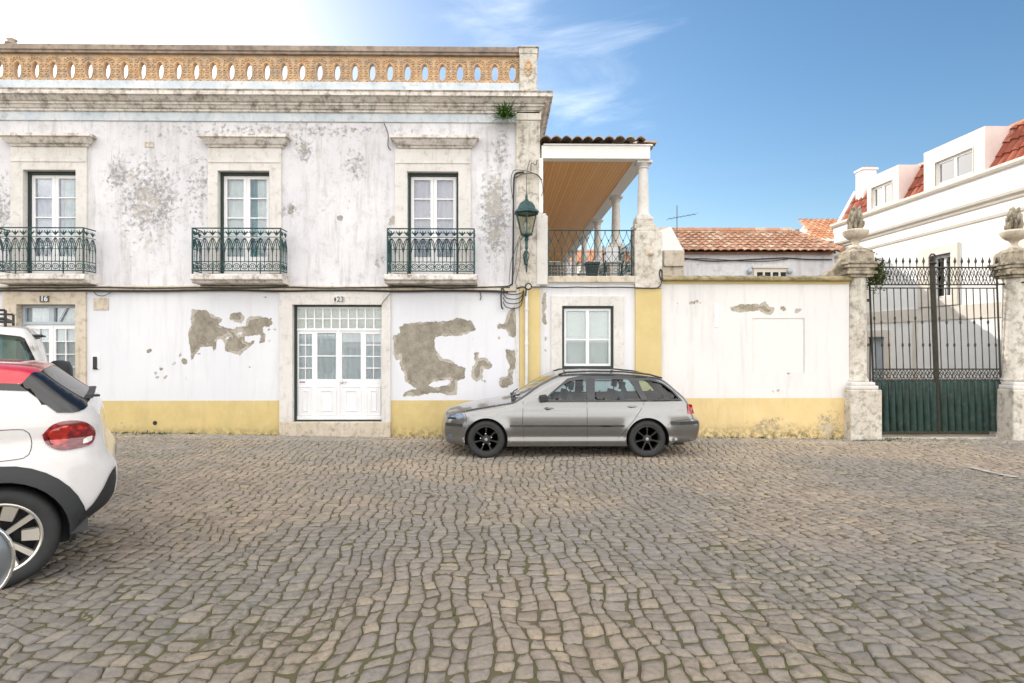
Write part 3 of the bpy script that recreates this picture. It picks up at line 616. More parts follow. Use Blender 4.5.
mb.add([(cxp + .085 * math.cos(2 * PI * k / 14), D - .066, czp + .17 * math.sin(2 * PI * k / 14)) for k in range(14)], [list(range(14))])
for k in range(12): a = 2 * PI * k / 12; mb.blob((cxp + .06 * math.cos(a), D - .07, czp + .135 * math.sin(a)), .018, .012, .022, 6, 4)
mb.blob((cxp, D - .07, czp), .03, .02, .05, 8, 5); 
g = G('glazed_terracotta'); p = g.pos(False); v1 = g.vor(p, 17, out='Distance'); rings = g.math('SINE', g.math('MULTIPLY', v1, 34))
c = g.mix(g.step(g.noise(p, 9, 8, 0.7), 0.38, 0.62), (0.54, 0.27, 0.11), (0.62, 0.40, 0.21)); c = g.mix(g.step(rings, 0.1, 0.7), c, (0.74, 0.60, 0.42)); c = g.mix(g.math('MULTIPLY', g.step(g.noise(p, 13, 8, 0.7), 0.55, 0.75), 0.6), c, (0.25, 0.14, 0.09))
c = g.mix(g.math('MULTIPLY', g.step(g.noise(p, 4.6, 12, 0.80), 0.44, 0.62), 0.75), c, (0.38, 0.31, 0.25)); c = g.mix(g.math('MULTIPLY', g.step(g.noise(g.map(p, (6, 6, 1)), 1.8, 8, 0.7), 0.55, 0.75), 0.55), c, (0.17, 0.14, 0.12))
M['terracotta'] = g.out(c, 0.7, g.bump(rings, 0.35, 0.008), spec=0.3)
mb.build('terracotta_medallion', M['terracotta'], house)
# pierced terracotta parapet: one panel, copied
pitch = 17.55 / 48.8; zb0, zb1 = zp, az(55.5); zc = (az(64) + az(80)) / 2; hw_, hh_ = 0.066, 0.165
n = 20; inner = [(hw_ * math.cos(2 * PI * k / n), zc + hh_ * math.sin(2 * PI * k / n)) for k in range(n)]
outer = []
for k in range(n):
    a = 2 * PI * k / n; dx, dz = math.cos(a), math.sin(a); hx = pitch / 2; hz = (zb1 - zc) if dz > 0 else (zc - zb0)
    t = min(hx / abs(dx) if abs(dx) > 1e-6 else 9, hz / abs(dz) if abs(dz) > 1e-6 else 9); outer.append((dx * t, zc + dz * t))
# snap nearest to corners
for cx_, cz_ in ((hx, zb1), (-hx, zb1), (hx, zb0), (-hx, zb0)):
    k = min(range(n), key=lambda q: (outer[q][0] - cx_) ** 2 + (outer[q][1] - cz_) ** 2); outer[k] = (cx_, cz_)
y0, y1 = 0.06, 0.15
mb = MB(); vs = [(x, y0, z) for x, z in inner] + [(x, y0, z) for x, z in outer] + [(x, y1, z) for x, z in inner] + [(x, y1, z) for x, z in outer]; fs = []
for k in range(n):
    l = (k + 1) % n; fs += [[k, n + k, n + l, l], [2 * n + l, 3 * n + l, 3 * n + k, 2 * n + k], [l, 2 * n + l, 2 * n + k, k]]
mb.add(vs, fs)
for side in (-1, 1):
    for (dx, dz, r) in ((.13, .10, .033), (.13, -.0, .03), (.13, -.10, .033), (.115, .20, .03), (.10, -.21, .03), (.055, .235, .026), (.0, .25, .022)):
        if dx == 0 and side < 0: continue
        mb.tube([(side * dx + r * math.cos(2 * PI * k / 8), y0 - .008, zc + dz + r * math.sin(2 * PI * k / 8)) for k in range(8)], .009, 4, True)
mb.tube([(hw_ * 1.25 * math.cos(2 * PI * k / 16), y0 - .006, zc + hh_ * 1.12 * math.sin(2 * PI * k / 16)) for k in range(16)], .010, 4, True)
off0 = OFF[house.name]; OFF_panel = thing  # noqa
me_b = bpy.data.meshes.new('pierced_panel'); me_b.from_pydata(mb.v, [], mb.f); bm = bmesh.new(); bm.from_mesh(me_b); bmesh.ops.remove_doubles(bm, verts=bm.verts, dist=1e-5); bmesh.ops.recalc_face_normals(bm, faces=bm.faces); bm.to_mesh(me_b); bm.free(); me_b.materials.append(M['terracotta'])
xk = ax(512.3); k = 0
while xk - k * pitch > XL + .2:
    o = bpy.data.objects.new('pierced_panel', me_b); C.objects.link(o); o.parent = house; o.location = (xk - k * pitch - off0.x, D - off0.y, -off0.z); k += 1
mb = MB(); mb.box(ax(512.3) + pitch / 2, px_pier[0], D + .062, D + .148, zb0, zb1); mb.build('end_panel', M['terracotta'], house)
# small ornament above the coping, far left
mb = MB(); v = at(12, 45, D + .1); mb.lathe([(.07, 0), (.12, .02), (.12, .06), (.06, .09), (.1, .13), (.02, .17)], (v.x, D + .1, az(47.5)), 10); mb.build('coping_ornament', M['coping'], house, smooth=True)

# ---- openings of the upper floor
def stone_frame(x0, x1, z0, z1, ox0, ox1, oz1, y, m, name='stone_surround', par=house, proud=.045, sill=True):
    mb = MB(); plate(mb, ox0, ox1, z0, oz1, [(x0, x1, z0 - 1 if not sill else z0, z1)], y - proud, y + .22)
    return mb.build(name, m, par, bevel=.008)
def pane_grid(mb, x0, x1, z0, z1, cols, rows, w, y0, y1, fr=None):
    fr = w if fr is None else fr
    cw = (x1 - x0 - 2 * fr - (cols - 1) * w) / cols; ch = (z1 - z0 - 2 * fr - (rows - 1) * w) / rows if isinstance(rows, int) else None
    hs = []
    for i in range(cols):
        a = x0 + fr + i * (cw + w)
        for j in range(rows): b = z0 + fr + j * (ch + w); hs.append((a, a + cw, b, b + ch))
    plate(mb, x0, x1, z0, z1, hs, y0, y1); return hs
def simple_sheet(name, x0, x1, z0, z1, y, m, par): return MB().box(x0, x1, y, y + .006, z0, z1).build(name, m, par)
def bal_door(w_, kind):
    x0, x1, z0, z1 = w_; y = D + .10
    mb = MB(); plate(mb, x0 + .002, x1 - .002, z0, z1 - .002, [(x0 + .05, x1 - .05, z0, z1 - .06)], y - .02, y + .08)
    fr = mb.build('balcony_door', M['dark_frame'], house, bevel=.004)
    a, b = x0 + .052, x1 - .052; mid = (a + b) / 2; zt_ = z1 - .062
    for s_, (p0, p1) in enumerate(((a, mid - .002), (mid + .002, b))):
        mb = MB(); hs = []; zz = [z0 + .36]; top = zt_ - .07
        n3 = 4; ch = (top - zz[0] - (n3 - 1) * .026) / n3
        for j in range(n3): b0 = zz[0] + j * (ch + .026); hs.append((p0 + .065, p1 - .065, b0, b0 + ch))
        plate(mb, p0, p1, z0 + .01, zt_, hs, y + .02, y + .065); lf = mb.build('door_leaf', M['white_paint'], fr, bevel=.004)
        simple_sheet('pane', p0 + .05, p1 - .05, zz[0] - .02, top + .02, y + .045, M['glass'], fr)
    if kind == 0:
        simple_sheet('curtain', a, mid + .12, z0, zt_, y + .10, M['lilac_curtain'], fr); simple_sheet('curtain', mid + .12, b - .14, z0, zt_, y + .11, M['grey_curtain'], fr); simple_sheet('curtain', b - .14, b, z0, zt_, y + .10, M['teal_curtain'], fr)
    elif kind == 1:
        simple_sheet('curtain', a, mid + .06, z0, zt_, y + .10, M['white_curtain'], fr); simple_sheet('curtain', mid + .06, mid + .19, z0, zt_, y + .11, M['teal_curtain'], fr); simple_sheet('curtain', mid + .19, b, z0, zt_, y + .10, M['white_curtain'], fr)
    else:
        simple_sheet('curtain', a, b, z0, zt_, y + .10, M['lilac_curtain'], fr)
def iron_railing(name, x0, x1, y, z0, z1, yw, m, par, pitch=.16, r=.008):
    mb = MB(); H = z1 - z0
    def panel(P, L):      # P(u,h) -> point, L length
        n = max(1, int(round(L / pitch))); p = L / n; R_ = lambda pts, rr=r: mb.tube([P(a, b) for a, b in pts], rr, 4)
        for h, rr in ((1, .013), (.80, .007), (.245, .009), (.04, .012), (.53, .006)): R_([(0, H * h), (L, H * h)], rr)
        for i in range(n + 1): R_([(i * p, H * .04), (i * p, H * .62)], .0085)
        for i in range(n):
            c_ = (i + .5) * p
            R_([(c_, H * .245), (c_, H * .70)], .008)
            for s_ in (-1, 1):      # crossing lancets
                R_([(c_ + s_ * p * (.5 - .5 * math.sin(t * PI / 2) ** 1.2), H * (.45 + .33 * math.sin(t * PI / 2 * .98))) for t in np.linspace(0, 1, 6)], .009)
                R_([(c_ - s_ * p * .5 + s_ * p * t * 1.0, H * (.62 + .16 * math.sin(PI * t))) for t in np.linspace(0, 1, 6)], .008)
            mb.tube([P(c_ + .062 * math.cos(2 * PI * k / 8), H * .14 + .055 * math.sin(2 * PI * k / 8)) for k in range(8)], .009, 4, True)
            mb.tube([P(c_ + .028 * math.cos(2 * PI * k / 6), H * .14 + .025 * math.sin(2 * PI * k / 6)) for k in range(6)], .007, 4, True)
            # leafy head ornament
            q = P(c_, H * .90)
            for k in range(5):
                a = -PI / 2 + (k - 2) * .75; R_([(c_, H * .84), (c_ + .05 * math.cos(a + PI), H * .90), (c_ + .085 * math.cos(a + PI) * (1 if k != 2 else 0), H * .90 + .045 * math.sin(a + PI))], .009 if k in (1, 3) else .007)
            mb.blob(q, .022, .012, .028, 6, 4)
            for hh in (.38, .62): mb.blob(P(c_, H * hh), .013, .013, .016, 6, 4)
    panel(lambda u, h: Vector((x0 + u, y, z0 + h)), x1 - x0)
    panel(lambda u, h: Vector((x0, y + u, z0 + h)), yw - y); panel(lambda u, h: Vector((x1, y + u, z0 + h)), yw - y)
    for xx in (x0, x1): mb.box(xx - .013, xx + .013, y - .013, y + .013, z0 - .06, z1 + .01)
    for f_ in (.23, .77): xx = x0 + (x1 - x0) * f_; mb.box(xx - .008, xx + .008, y - .01, y + .01, z0 - .06, z0 + H * .26)
    return mb.build(name, m, par, fix=False)
hoods = [(1, 97), (198, 291.5), (387, 479)]; surr = [(12, 88), (208.5, 282), (395, 471)]; slabs = [(-8, 85), (190.5, 282.5), (384, 477)]; rails = [(-6, 84.5), (191.5, 281.5), (386.5, 475)]
YR = D - .40
pxoff = -174.5 - 0.0
for k in range(4):
    if k < 3: w_ = wins[k]; hd = [ax(q) for q in hoods[k]]; su = [ax(q) for q in surr[k]]; sl = [ax(q, YR) for q in slabs[k]]; rl = [ax(q, YR) for q in rails[k]]
    else: w_ = winL; sh = winL[0] - wins[1][0]; hd = [ax(q) + sh for q in hoods[1]]; su = [ax(q) + sh for q in surr[1]]; sl = [ax(q, YR) + sh for q in slabs[1]]; rl = [ax(q, YR) + sh for q in rails[1]]
    stone_frame(w_[0], w_[1], w_[2], w_[3], su[0], su[1], az(150), D, M['limestone'])
    mb = MB(); ledge(mb, hd[0] + .29, hd[1] - .20, [(0.02, az(150)), (.05, az(149.5)), (.07, az(147.5)), (.10, az(147)), (.14, az(144)), (.16, az(142)), (.20, az(141.5)), (.20, az(138.7)), (.16, az(138)), (0, az(137))], D); hb = mb.build('window_hood', M['cornice_stone'], house)
    mb = MB(); mb.box(su[0] + .02, su[1] - .02, D - .058, D - .046, az(164.5), az(163.2)); mb.build('lintel_fillet', M['limestone'], house)
    bal_door(w_, k if k < 3 else 1)
    zf = az(274.5, YR)
    mb = MB(); ledge(mb, sl[0] + .05, sl[1] - .05, [(0, zf - .20), (.30, zf - .19), (.36, zf - .15), (.385, zf - .13), (.42, zf - .12), (.42, zf - .015), (.41, zf), (0, zf)][0:0] or [(.34, zf - .17), (.36, zf - .15), (.375, zf - .10), (.40, zf - .09), (.40, zf - .01), (.39, zf)], D, False)
    mb2 = MB(); x0, x1 = sl; pr = [(D + .02, zf - .19), (YR + .06, zf - .17), (YR + .03, zf - .12), (YR - .02, zf - .11), (YR - .03, zf - .10), (YR - .03, zf - .012), (YR - .02, zf), (D + .08, zf)]
    mb2.prismx(pr, x0, x1); sb = mb2.build('balcony_slab', M['cornice_stone'], house, bevel=.01)
    iron_railing('iron_railing', rl[0] + .02, rl[1] - .02, YR, zf + .03, az(229, YR), D - .05, M['green_iron'], sb)

# ---- doors of the ground floor
su = (ax(280), ax(391)); stone_frame(d23[0], d23[1], d23[2], d23[3], su[0], su[1], az(291.5), D, M['limestone'])
mb = MB(); mb.box(su[0], su[1], D - .06, D + .2, -.15, az(421.5)); mb.build('door_step', M['limestone_dirty'], house, bevel=.012)
mb = MB()
for px in (280, 391): mb.box(ax(px) - (.005 if px == 280 else .02), ax(px) + (.02 if px == 280 else .005), D - .05, D + .0, -.1, az(292))
y = D + .12; zz = lambda py: az(py, y); xx = lambda px: ax(px, y)
mb = MB(); plate(mb, d23[0] + .001, d23[1] - .001, d23[2] + .001, d23[3] - .001, [(d23[0] + .045, d23[1] - .015, d23[2] + .03, d23[3] - .03)], y - .05, y + .04); frame = mb.build('street_door', M['dark_frame'], house)
a, b = d23[0] + .047, d23[1] - .017; zA, zB = d23[2] + .032, d23[3] - .032
def lerp(t): return a + (b - a) * t
zT = zz(330); hs = []
mb = MB()
ph = [(lerp((i + .09) / 10), lerp((i + .91) / 10), zT + .03 + j * (zB - zT - .05) / 2, zT + .03 + (j + .88) * (zB - zT - .05) / 2) for i in range(10) for j in range(2)]
side1 = (lerp(0.0), lerp(.19)); leaf1 = (lerp(.20), lerp(.487)); leaf2 = (lerp(.49), lerp(.78)); side2 = (lerp(.79), lerp(1.0))
g0, g1 = zz(379), zz(333); q0, q1 = zz(415), zz(386)
hs = list(ph)
for (u0, u1) in (side1, side2):
    for i in range(2):
        for j in range(4):
            ww = (u1 - u0 - .07) / 2; h4 = (g1 - g0) / 4; hs.append((u0 + .03 + i * (ww + .012), u0 + .03 + i * (ww + .012) + ww - .004, g0 + j * h4, g0 + (j + .9) * h4))
for (u0, u1) in (leaf1, leaf2):
    hm = (g0 + g1) / 2; hs += [(u0 + .06, u1 - .06, g0, hm - .012), (u0 + .06, u1 - .06, hm + .012, g1)]
plate(mb, a, b, zA, zB, hs, y, y + .026)
for (u0, u1) in (side1, leaf1, leaf2, side2):       # raised and fielded panels
    e = .05 if u1 - u0 > .4 else .035
    for k_, (ins, pr_) in enumerate(((0, .012), (.045, .004), (.085, .016))):
        x0_, x1_, z0_, z1_ = u0 + e + ins, u1 - e - ins, q0 + ins, q1 - ins
        if x1_ - x0_ < .04: continue
        plate(mb, x0_, x1_, z0_, z1_, [(x0_ + .018, x1_ - .018, z0_ + .018, z1_ - .018)], y - pr_, y + .001)
for u in (leaf1[0], leaf1[1] + .003, side2[0]): mb.box(u - .009, u - .001, y - .004, y + .002, zA + .01, zT)
mb.box(a, b, y - .02, y + .002, zT - .015, zT + .02); mb.box(a, b, y - .022, y + .002, zA, zA + .07); mb.box((leaf1[1] + leaf2[0]) / 2 - .025, (leaf1[1] + leaf2[0]) / 2 + .02, y - .018, y + .002, zA + .07, zT - .016)
dl = mb.build('door_panel', M['white_paint'], frame, bevel=.003)
simple_sheet('pane', a, b, g0 - .02, zB, y + .014, M['glass'], frame)
simple_sheet('curtain', a, b, zA, zT, y + .030, M['white_curtain'], frame); simple_sheet('blind', a, b, zT, zB, y + .030, M['beige_curtain'], frame)
mb = MB(); hx = xx(342.3); hz = zz(382); mb.lathe([(.0, -.045), (.022, -.04), (.026, -.025), (.014, -.012), (.03, -.004), (.03, 0)], (hx, y - .016, hz), 12, 'Y'); mb.lathe([(.0, -.02), (.016, -.018), (.016, 0)], (hx + .075, y - .016, hz + .01), 10, 'Y'); mb.build('door_handle', M['silver'], frame, smooth=True)
mb = MB(); mb.box(a + .05, a + .16, y - .006, y, g0 - .07, g0 - .045); mb.build('letter_slot', M['silver'], frame)

su = (ax(2), ax(87)); stone_frame(d16[0], d16[1], d16[2], d16[3], ax(4), su[1], az(291.5), D, M['limestone_dirty'])
mb = MB(); mb.box(ax(4), su[1], D - .06, D + .2, -.1, .14); mb.build('door_step', M['limestone_dirty'], house, bevel=.012)
y = D + .14; x0, x1 = d16[0] + .002, d16[1] - .002; zb_ = az(323.5, y); mb = MB(); mid = (x0 + x1) / 2
plate(mb, x0, x1, d16[2] + .001, d16[3] - .002, [(x0 + .05, mid - .05, zb_ + .03, d16[3] - .06), (mid + .05, x1 - .03, zb_ + .03, d16[3] - .06), (x0 + .04, x1 - .04, d16[2] + .03, zb_ - .03)], y - .03, y + .05); fr16 = mb.build('street_door', M['grey_blue_paint'], house, bevel=.004)
mb = MB(); mb.obox((mid + .22, y + .0, (zb_ + d16[3]) / 2), .035, .02, .36, ry=R(28)); mb.build('transom_stay', M['grey_blue_paint'], fr16)
mb = MB(); hs = []
for (u0, u1) in ((x0 + .045, mid - .002), (mid + .002, x1 - .045)):
    ww = (u1 - u0 - .15) / 2; t0, t1 = az(379, y), zb_ - .10; h4 = (t1 - t0) / 4
    for i in range(2):
        for j in range(4): hs.append((u0 + .065 + i * (ww + .02), u0 + .065 + i * (ww + .02) + ww, t0 + j * h4, t0 + (j + .93) * h4))
plate(mb, x0 + .042, x1 - .042, d16[2] + .032, zb_ - .032, hs, y - .005, y + .04)
for (u0, u1) in ((x0 + .045, mid - .002), (mid + .002, x1 - .045)):
    plate(mb, u0 + .08, u1 - .08, d16[2] + .2, az(385, y), [(u0 + .11, u1 - .11, d16[2] + .23, az(385, y) - .03)], y - .02, y - .004)
mb.box(mid - .02, mid + .02, y - .02, y, d16[2] + .04, zb_ - .04); mb.build('door_panel', M['white_paint'], fr16, bevel=.003)
simple_sheet('pane', x0 + .05, x1 - .05, t0, d16[3] - .05, y + .02, M['glass'], fr16); simple_sheet('curtain', x0 + .045, x1 - .045, d16[2] + .04, d16[3] - .05, y + .06, M['grey_curtain'], fr16)
# numbers
v = at(44.5, 299, D - .05); mb = MB(); mb.box(v.x - .092, v.x + .092, D - .062, D - .046, v.z - .062, v.z + .062); pl = mb.build('number_plate', M['gloss_black'], house, bevel=.004)
text('number', '16', v.x, D - .063, v.z, .145, M['white_paint'], pl)
v = at(339.5, 299.5, D - .05); mb = MB(); mb.box(v.x - .10, v.x + .10, D - .060, D - .046, v.z - .065, v.z + .065); pl = mb.build('number_plate', M['limestone'], house, bevel=.004)
text('number', '23', v.x + .02, D - .061, v.z, .15, M['faded_digit'], pl); mb = MB(); mb.add([(v.x - .085 + a_, D - .0635, v.z + b_) for a_, b_ in ((0, -.06), (.022, 0), (0, .06), (-.022, 0))], [[0, 1, 2, 3]]); mb.build('number_rule', M['black_plastic'], pl)
# intercom and meter cover
v = at(96, 361.5, D); mb = MB(); mb.box(v.x - .08, v.x + .08, D - .012, D, v.z - .15, v.z + .15); ic = mb.build('intercom', M['white_paint'], house, bevel=.004)
mb = MB(); mb.box(v.x - .035, v.x + .03, D - .05, D - .012, v.z - .13, v.z + .10); mb.box(v.x - .05, v.x + .04, D - .03, D - .012, v.z - .16, v.z - .13); mb.build('handset', M['black_plastic'], ic, bevel=.006)
v = at(101.5, 304, D); mb = MB(); mb.box(v.x - .15, v.x + .15, D - .02, D, v.z - .12, v.z + .12); mb.build('meter_cover', M['limestone_dirty'], house, bevel=.006)
v = at(149.5, 144.5, D); mb = MB(); plate(mb, v.x - .09, v.x + .09, v.z - .055, v.z + .055, [(v.x - .07, v.x - .01, v.z - .035, v.z + .035), (v.x + .01, v.x + .07, v.z - .035, v.z + .035)], D - .012, D + .01); mb.build('air_vent', M['limestone_dirty'], house)
# weep hole in the ochre band
v = at(155, 423, D); mb = MB(); mb.lathe([(.045, -.004), (.045, 0)], (v.x, D, v.z), 12, 'Y'); mb.build('drain_hole', M['dark_void'], house)
# rain pipe
mb = MB(); xp = ax(526.5, D - .1); mb.tube([(xp, D - .11, -.02), (xp, D - .11, az(296, D - .1)), (xp, D - .07, az(291, D - .1))], .034, 10)
for zc_ in (.5, 1.9, 2.6): mb.lathe([(.044, 0), (.044, .05)], (xp, D - .11, zc_), 10); 
mb.build('rain_pipe', M['pipe_grey'], house, auto=40)

# ================================================================== TERRACE HOUSE
XP = ax(635); XE = ax(661)
th = thing('terrace_house', 'low white house with ochre pilasters and a covered column terrace on top', 'house', (2, D, 0))
wr = (ax(562), ax(613.5), az(368.5), az(306))
cz_ = (540, 280, 7.19)
peelC = [(zoomp(q, *cz_), False) for q in ([(20,95),(48,90),(48,180),(38,220),(48,310),(30,340),(20,300),(15,200)],)] + [dot(*q, *cz_) for q in [(40, 430, 10), (42, 415, 7), (38, 508, 9), (28, 352, 7)]]
ztop = az(283.5)
wallgrid('front_wall', XR, XP, -.15, ztop, [wr], D + .01, M['wall_terrace'], th, peelC, [W_(560, 300, 30, 20, .3)])
mb = MB(); plate(mb, ax(551), ax(623.5), az(380), az(296), [wr], D - .03, D + .25); mb.build('window_surround', M['limestone'], th, bevel=.008)
y = D + .05; x0, x1, z0, z1 = wr; mb = MB(); plate(mb, x0 + .001, x1 - .001, z0 + .001, z1 - .001, [(x0 + .045, x1 - .045, z0 + .045, z1 - .045)], y - .03, y + .05); wf = mb.build('window', M['dark_frame'], th, bevel=.004)
mb = MB(); a, b, c0, c1 = x0 + .047, x1 - .047, z0 + .047, z1 - .047; mid = (a + b) / 2 + .0
zm = az(339, y); plate(mb, a, b, c0, c1, [(a + .045, mid - .035, c0 + .05, zm - .03), (a + .045, mid - .035, zm + .0, c1 - .05), (mid + .035, b - .045, c0 + .05, zm - .03), (mid + .035, b - .045, zm + .0, c1 - .05)], y, y + .045)
mb.build('casement', M['white_paint'], wf, bevel=.004); simple_sheet('pane', a, b, c0, c1, y + .02, M['glass'], wf)
mb = MB(); yy = y + .065
for (u0, u1) in ((a, mid - .01), (mid + .01, b)):
    plate(mb, u0, u1, c0, c1, [], yy, yy + .02)
    for (w0_, w1_) in ((c0 + .06, zm - .08), (zm + .05, c1 - .07)): plate(mb, u0 + .07, u1 - .07, w0_, w1_, [(u0 + .10, u1 - .10, w0_ + .03, w1_ - .03)], yy - .012, yy)
mb.build('inner_shutter', M['shutter_white'], wf, bevel=.003)
mb = MB(); mb.box(XP, XE, D - .05, D + .35, -.15, az(288.5)); mb.build('ochre_pilaster', M['yellow'], th, bevel=.01)
mb = MB(); mb.box(XP - .012, XE + .012, D - .065, D + .42, az(288.4), az(231)); mb.box(XP + .02, XE - .05, D - .04, D + .40, az(231), az(228)); cpx = ax(645.5); 
mb.box(cpx - .22, cpx + .22, D + .0, D + .42, az(228), az(223.5)); mb.box(cpx - .18, cpx + .18, D + .03, D + .39, az(223.5), az(218)); mb.build('corner_pedestal', M['post_stone'], th, bevel=.014)
mb = MB(); v = at(651, 253.5, D - .065); mb.lathe([(.0, -.07), (.03, -.06), (.05, -.03), (.05, 0)], (v.x, D - .065, v.z), 10, 'Y'); mb.box(v.x - .12, v.x + .06, D - .072, D - .065, v.z - .03, v.z + .14); mb.build('iron_ring_plate', M['limestone_dirty'], th, bevel=.004)
mb = MB(); mb.box(XR, XP - .012, D - .03, D + .34, ztop, az(277)); 
mb.build('white_fascia', M['clean_white'], th)
mb = MB(); mb.box(ax(548), XP - .014, D - .075, D + .30, az(282.5), az(276.2)); mb.build('terrace_kerb', M['limestone_dirty'], th, bevel=.012)
mb = MB(); mb.box(XR - .07, ax(547.5), D - .075, D + .30, az(285), az(216)); mb.box(XR - .07, ax(546), D - .06, D + .28, az(216), az(213.8)); mb.build('terrace_pier', M['limestone'], th, bevel=.015)
FL = 3.30
mb = MB(); mb.box(XR, XE - .3, D + .34, HB, FL - .25, FL); mb.build('terrace_floor', M['limestone_dirty'], th)
mb = MB(); mb.box(XE - .3, XE, D + .42, HB, -.15, FL + .02); mb.box(XR, XE - .3, HB - .3, HB, -.15, FL - .26); mb.box(XR, XE - .01, HB, HB + .25, -.15, az(158)); mb.build('side_wall', M['white_wash'], th)
mb = MB(); mb.box(XR + .02, XE - .3, HB - .05, HB - .002, 4.9, 5.55)
g = G('patterned_wall_tiles'); p = g.pos(False); sep = g.n('ShaderNodeSeparateXYZ'); g.set(sep.inputs[0], p)
s1 = g.math('MULTIPLY', g.math('SINE', g.math('MULTIPLY', sep.outputs['X'], 22)), g.math('SINE', g.math('MULTIPLY', sep.outputs['Z'], 22))); c = g.mix(g.step(g.math('ABSOLUTE', s1), .35, .5), (0.62, 0.58, 0.52), (0.20, 0.16, 0.15)); M['azulejo'] = g.out(c, .3)
mb.build('patterned_tile_band', M['azulejo'], th)
# canopy
ZC = az(157.5); ZF = az(145.5)
mb = MB(); mb.box(XR + .05, XE - .32, D + .2, HB, ZC, ZC + .06); mb.build('pine_ceiling', M['pine'], th)
mb = MB(); mb.box(ax(541.5), ax(650), D - .02, D + .2, ZC - .02, ZF); mb.box(XE - .52, XE - .22, D + .202, HB, ZC - .02, ZF - .004); mb.box(XR - .02 + .0, XR + .06, D - .055, D + .1, az(213.5), ZC - .021); mb.build('canopy_beam', M['clean_white'], th, bevel=.01)
cx0 = ax(645.5)
def column(mb, x, y, z0, z1, r=.115):
    H = z1 - z0
    mb.box(x - r * 1.5, x + r * 1.5, y - r * 1.5, y + r * 1.5, z0, z0 + .05); mb.box(x - r * 1.35, x + r * 1.35, y - r * 1.35, y + r * 1.35, z1 - .05, z1)
    mb.lathe([(r * 1.4, .05), (r * 1.45, .075), (r * 1.4, .10), (r * 1.12, .115), (r * 1.02, .14), (r, H * .4), (r * .84, H - .16), (r * .84, H - .15), (r * 1.0, H - .14), (r * 1.0, H - .12), (r * .9, H - .115), (r * 1.25, H - .06), (r * 1.3, H - .05)], (x, y, z0), 20)
for k in range(6):
    yk = D + .20 + 3.0 * k; zb = az(218.2) if k == 0 else 4.42
    mb = MB(); column(mb, cx0, yk, zb + .002, ZC - .021); mb.build('column', M['limestone'] if k else M['limestone'], th, auto=35)
    if k:
        mb = MB(); mb.box(cx0 - .2, cx0 + .2, yk - .2, yk + .2, FL, 4.36); mb.box(cx0 - .23, cx0 + .23, yk - .23, yk + .23, 4.36, 4.42); mb.build('column_pedestal', M['limestone'], th, bevel=.012)
# canopy roof: hipped, clay tiles
mb = MB(); x0, x1 = XR + .0, ax(658); y0r = D - .16; sl = 0.16
tile_sheet(mb, (x0, y0r, ZF + .045), (1, 0, 0), (0, 1, sl), x1 - x0, 1.6, .215, .34, .07, clip=lambda a, b: (x1 - x0 - a) > b * .98)
tile_sheet(mb, (x1, y0r, ZF + .045), (0, 1, 0), (-1, 0, sl), HB - y0r + .3, x1 - x0 - .1, .215, .34, .07, clip=lambda a, b: a > b * 1.0)
mb.build('canopy_tiles', M['tiles_grey'], th, rnd=True, fix=False)
MB().box(x0 + .07, x1 - .12, y0r + .12, HB - .01, ZF + .001, ZF + .03).build('eaves_board', M['clean_white'], th)
# terrace railings
def light_railing(mb, P, L, H, pitch=.145):
    n = max(1, int(round(L / pitch))); p = L / n; T = lambda pts, r: mb.tube([P(a, b) for a, b in pts], r, 4)
    for h, r in ((1, .012), (.53, .006), (.23, .008), (.05, .010)): T([(0, H * h), (L, H * h)], r)
    for i in range(n + 1):
        T([(i * p, H * .05), (i * p, H * .53)], .0045)
    for i in range(n):
        c_ = (i + .5) * p
        for s_ in (-1, 1):
            T([(c_ + s_ * p * .5 * math.cos(t * PI), H * (.53 + .47 * t)) for t in np.linspace(0, 1, 7)], .005)
            T([(c_ + s_ * p * .5 * math.cos(t * PI), H * (.23 + .30 * t)) for t in np.linspace(0, 1, 5)], .0045)
        mb.blob(P(c_, H * .78), .018, .012, .02, 6, 4); mb.blob(P(i * p, H * .53), .014, .012, .02, 6, 4)
        mb.tube([P(c_ + .045 * math.cos(2 * PI * k / 8), H * .14 + .035 * math.sin(2 * PI * k / 8)) for k in range(8)], .005, 4, True)
mb = MB(); rx0, rx1 = ax(547.5), XP - .02; rz0 = az(276) ; rH = az(230) - rz0
light_railing(mb, lambda u, h: Vector((rx0 + u, D + .02, rz0 + h)), rx1 - rx0, rH)
mb.box(rx0, rx0 + .035, D + .0, D + .04, rz0, rz0 + rH); mb.box(rx1 - .05, rx1 - .02, D + .05, D + .08, rz0, rz0 + rH); mb.build('terrace_railing', M['green_iron'], th, fix=False)
mb = MB()
for k in range(5):
    ya = D + .42 + 3.0 * k if k == 0 else D + .4 + 3 * k; L = 2.58
    light_railing(mb, lambda u, h: Vector((cx0, ya + u, FL + h)), L, rH, .16)
mb.build('side_railing', M['green_iron'], th, fix=False)
# things standing on the terrace
t = thing('plant_pot', 'black rectangular planter standing on the terrace behind the railing', 'planter', (at(592, 275, 12.85).x, 12.85, FL))
mb = MB(); x_, y_ = t.location.x, t.location.y; zq = az(262.5, 12.85)
mb.lathe([(.14, 0), (.19, zq - FL - .06), (.215, zq - FL - .06), (.215, zq - FL), (.18, zq - FL), (.17, zq - FL - .05)], (x_, y_, FL), 4, rot=PI / 4); mb.build('planter_body', M['pot'], t, bevel=.01)
mb = MB(); mb.box(x_ - .12, x_ + .12, y_ - .12, y_ + .12, zq - .07, zq - .055); mb.build('potting_soil', M['soil'], t)
vch = at(613, 275, 13.0); t = thing('folding_chair', 'pale canvas chair with a dark side frame beside the terrace planter', 'chair', (vch.x, 13.0, FL))
mb = MB(); mb.obox((vch.x, 13.0, FL + .40), .34, .34, .03); mb.obox((vch.x - .02, 13.2, FL + .60), .34, .03, .36, rx=R(-14)); mb.build('canvas_seat', M['white_curtain'], t, bevel=.01)
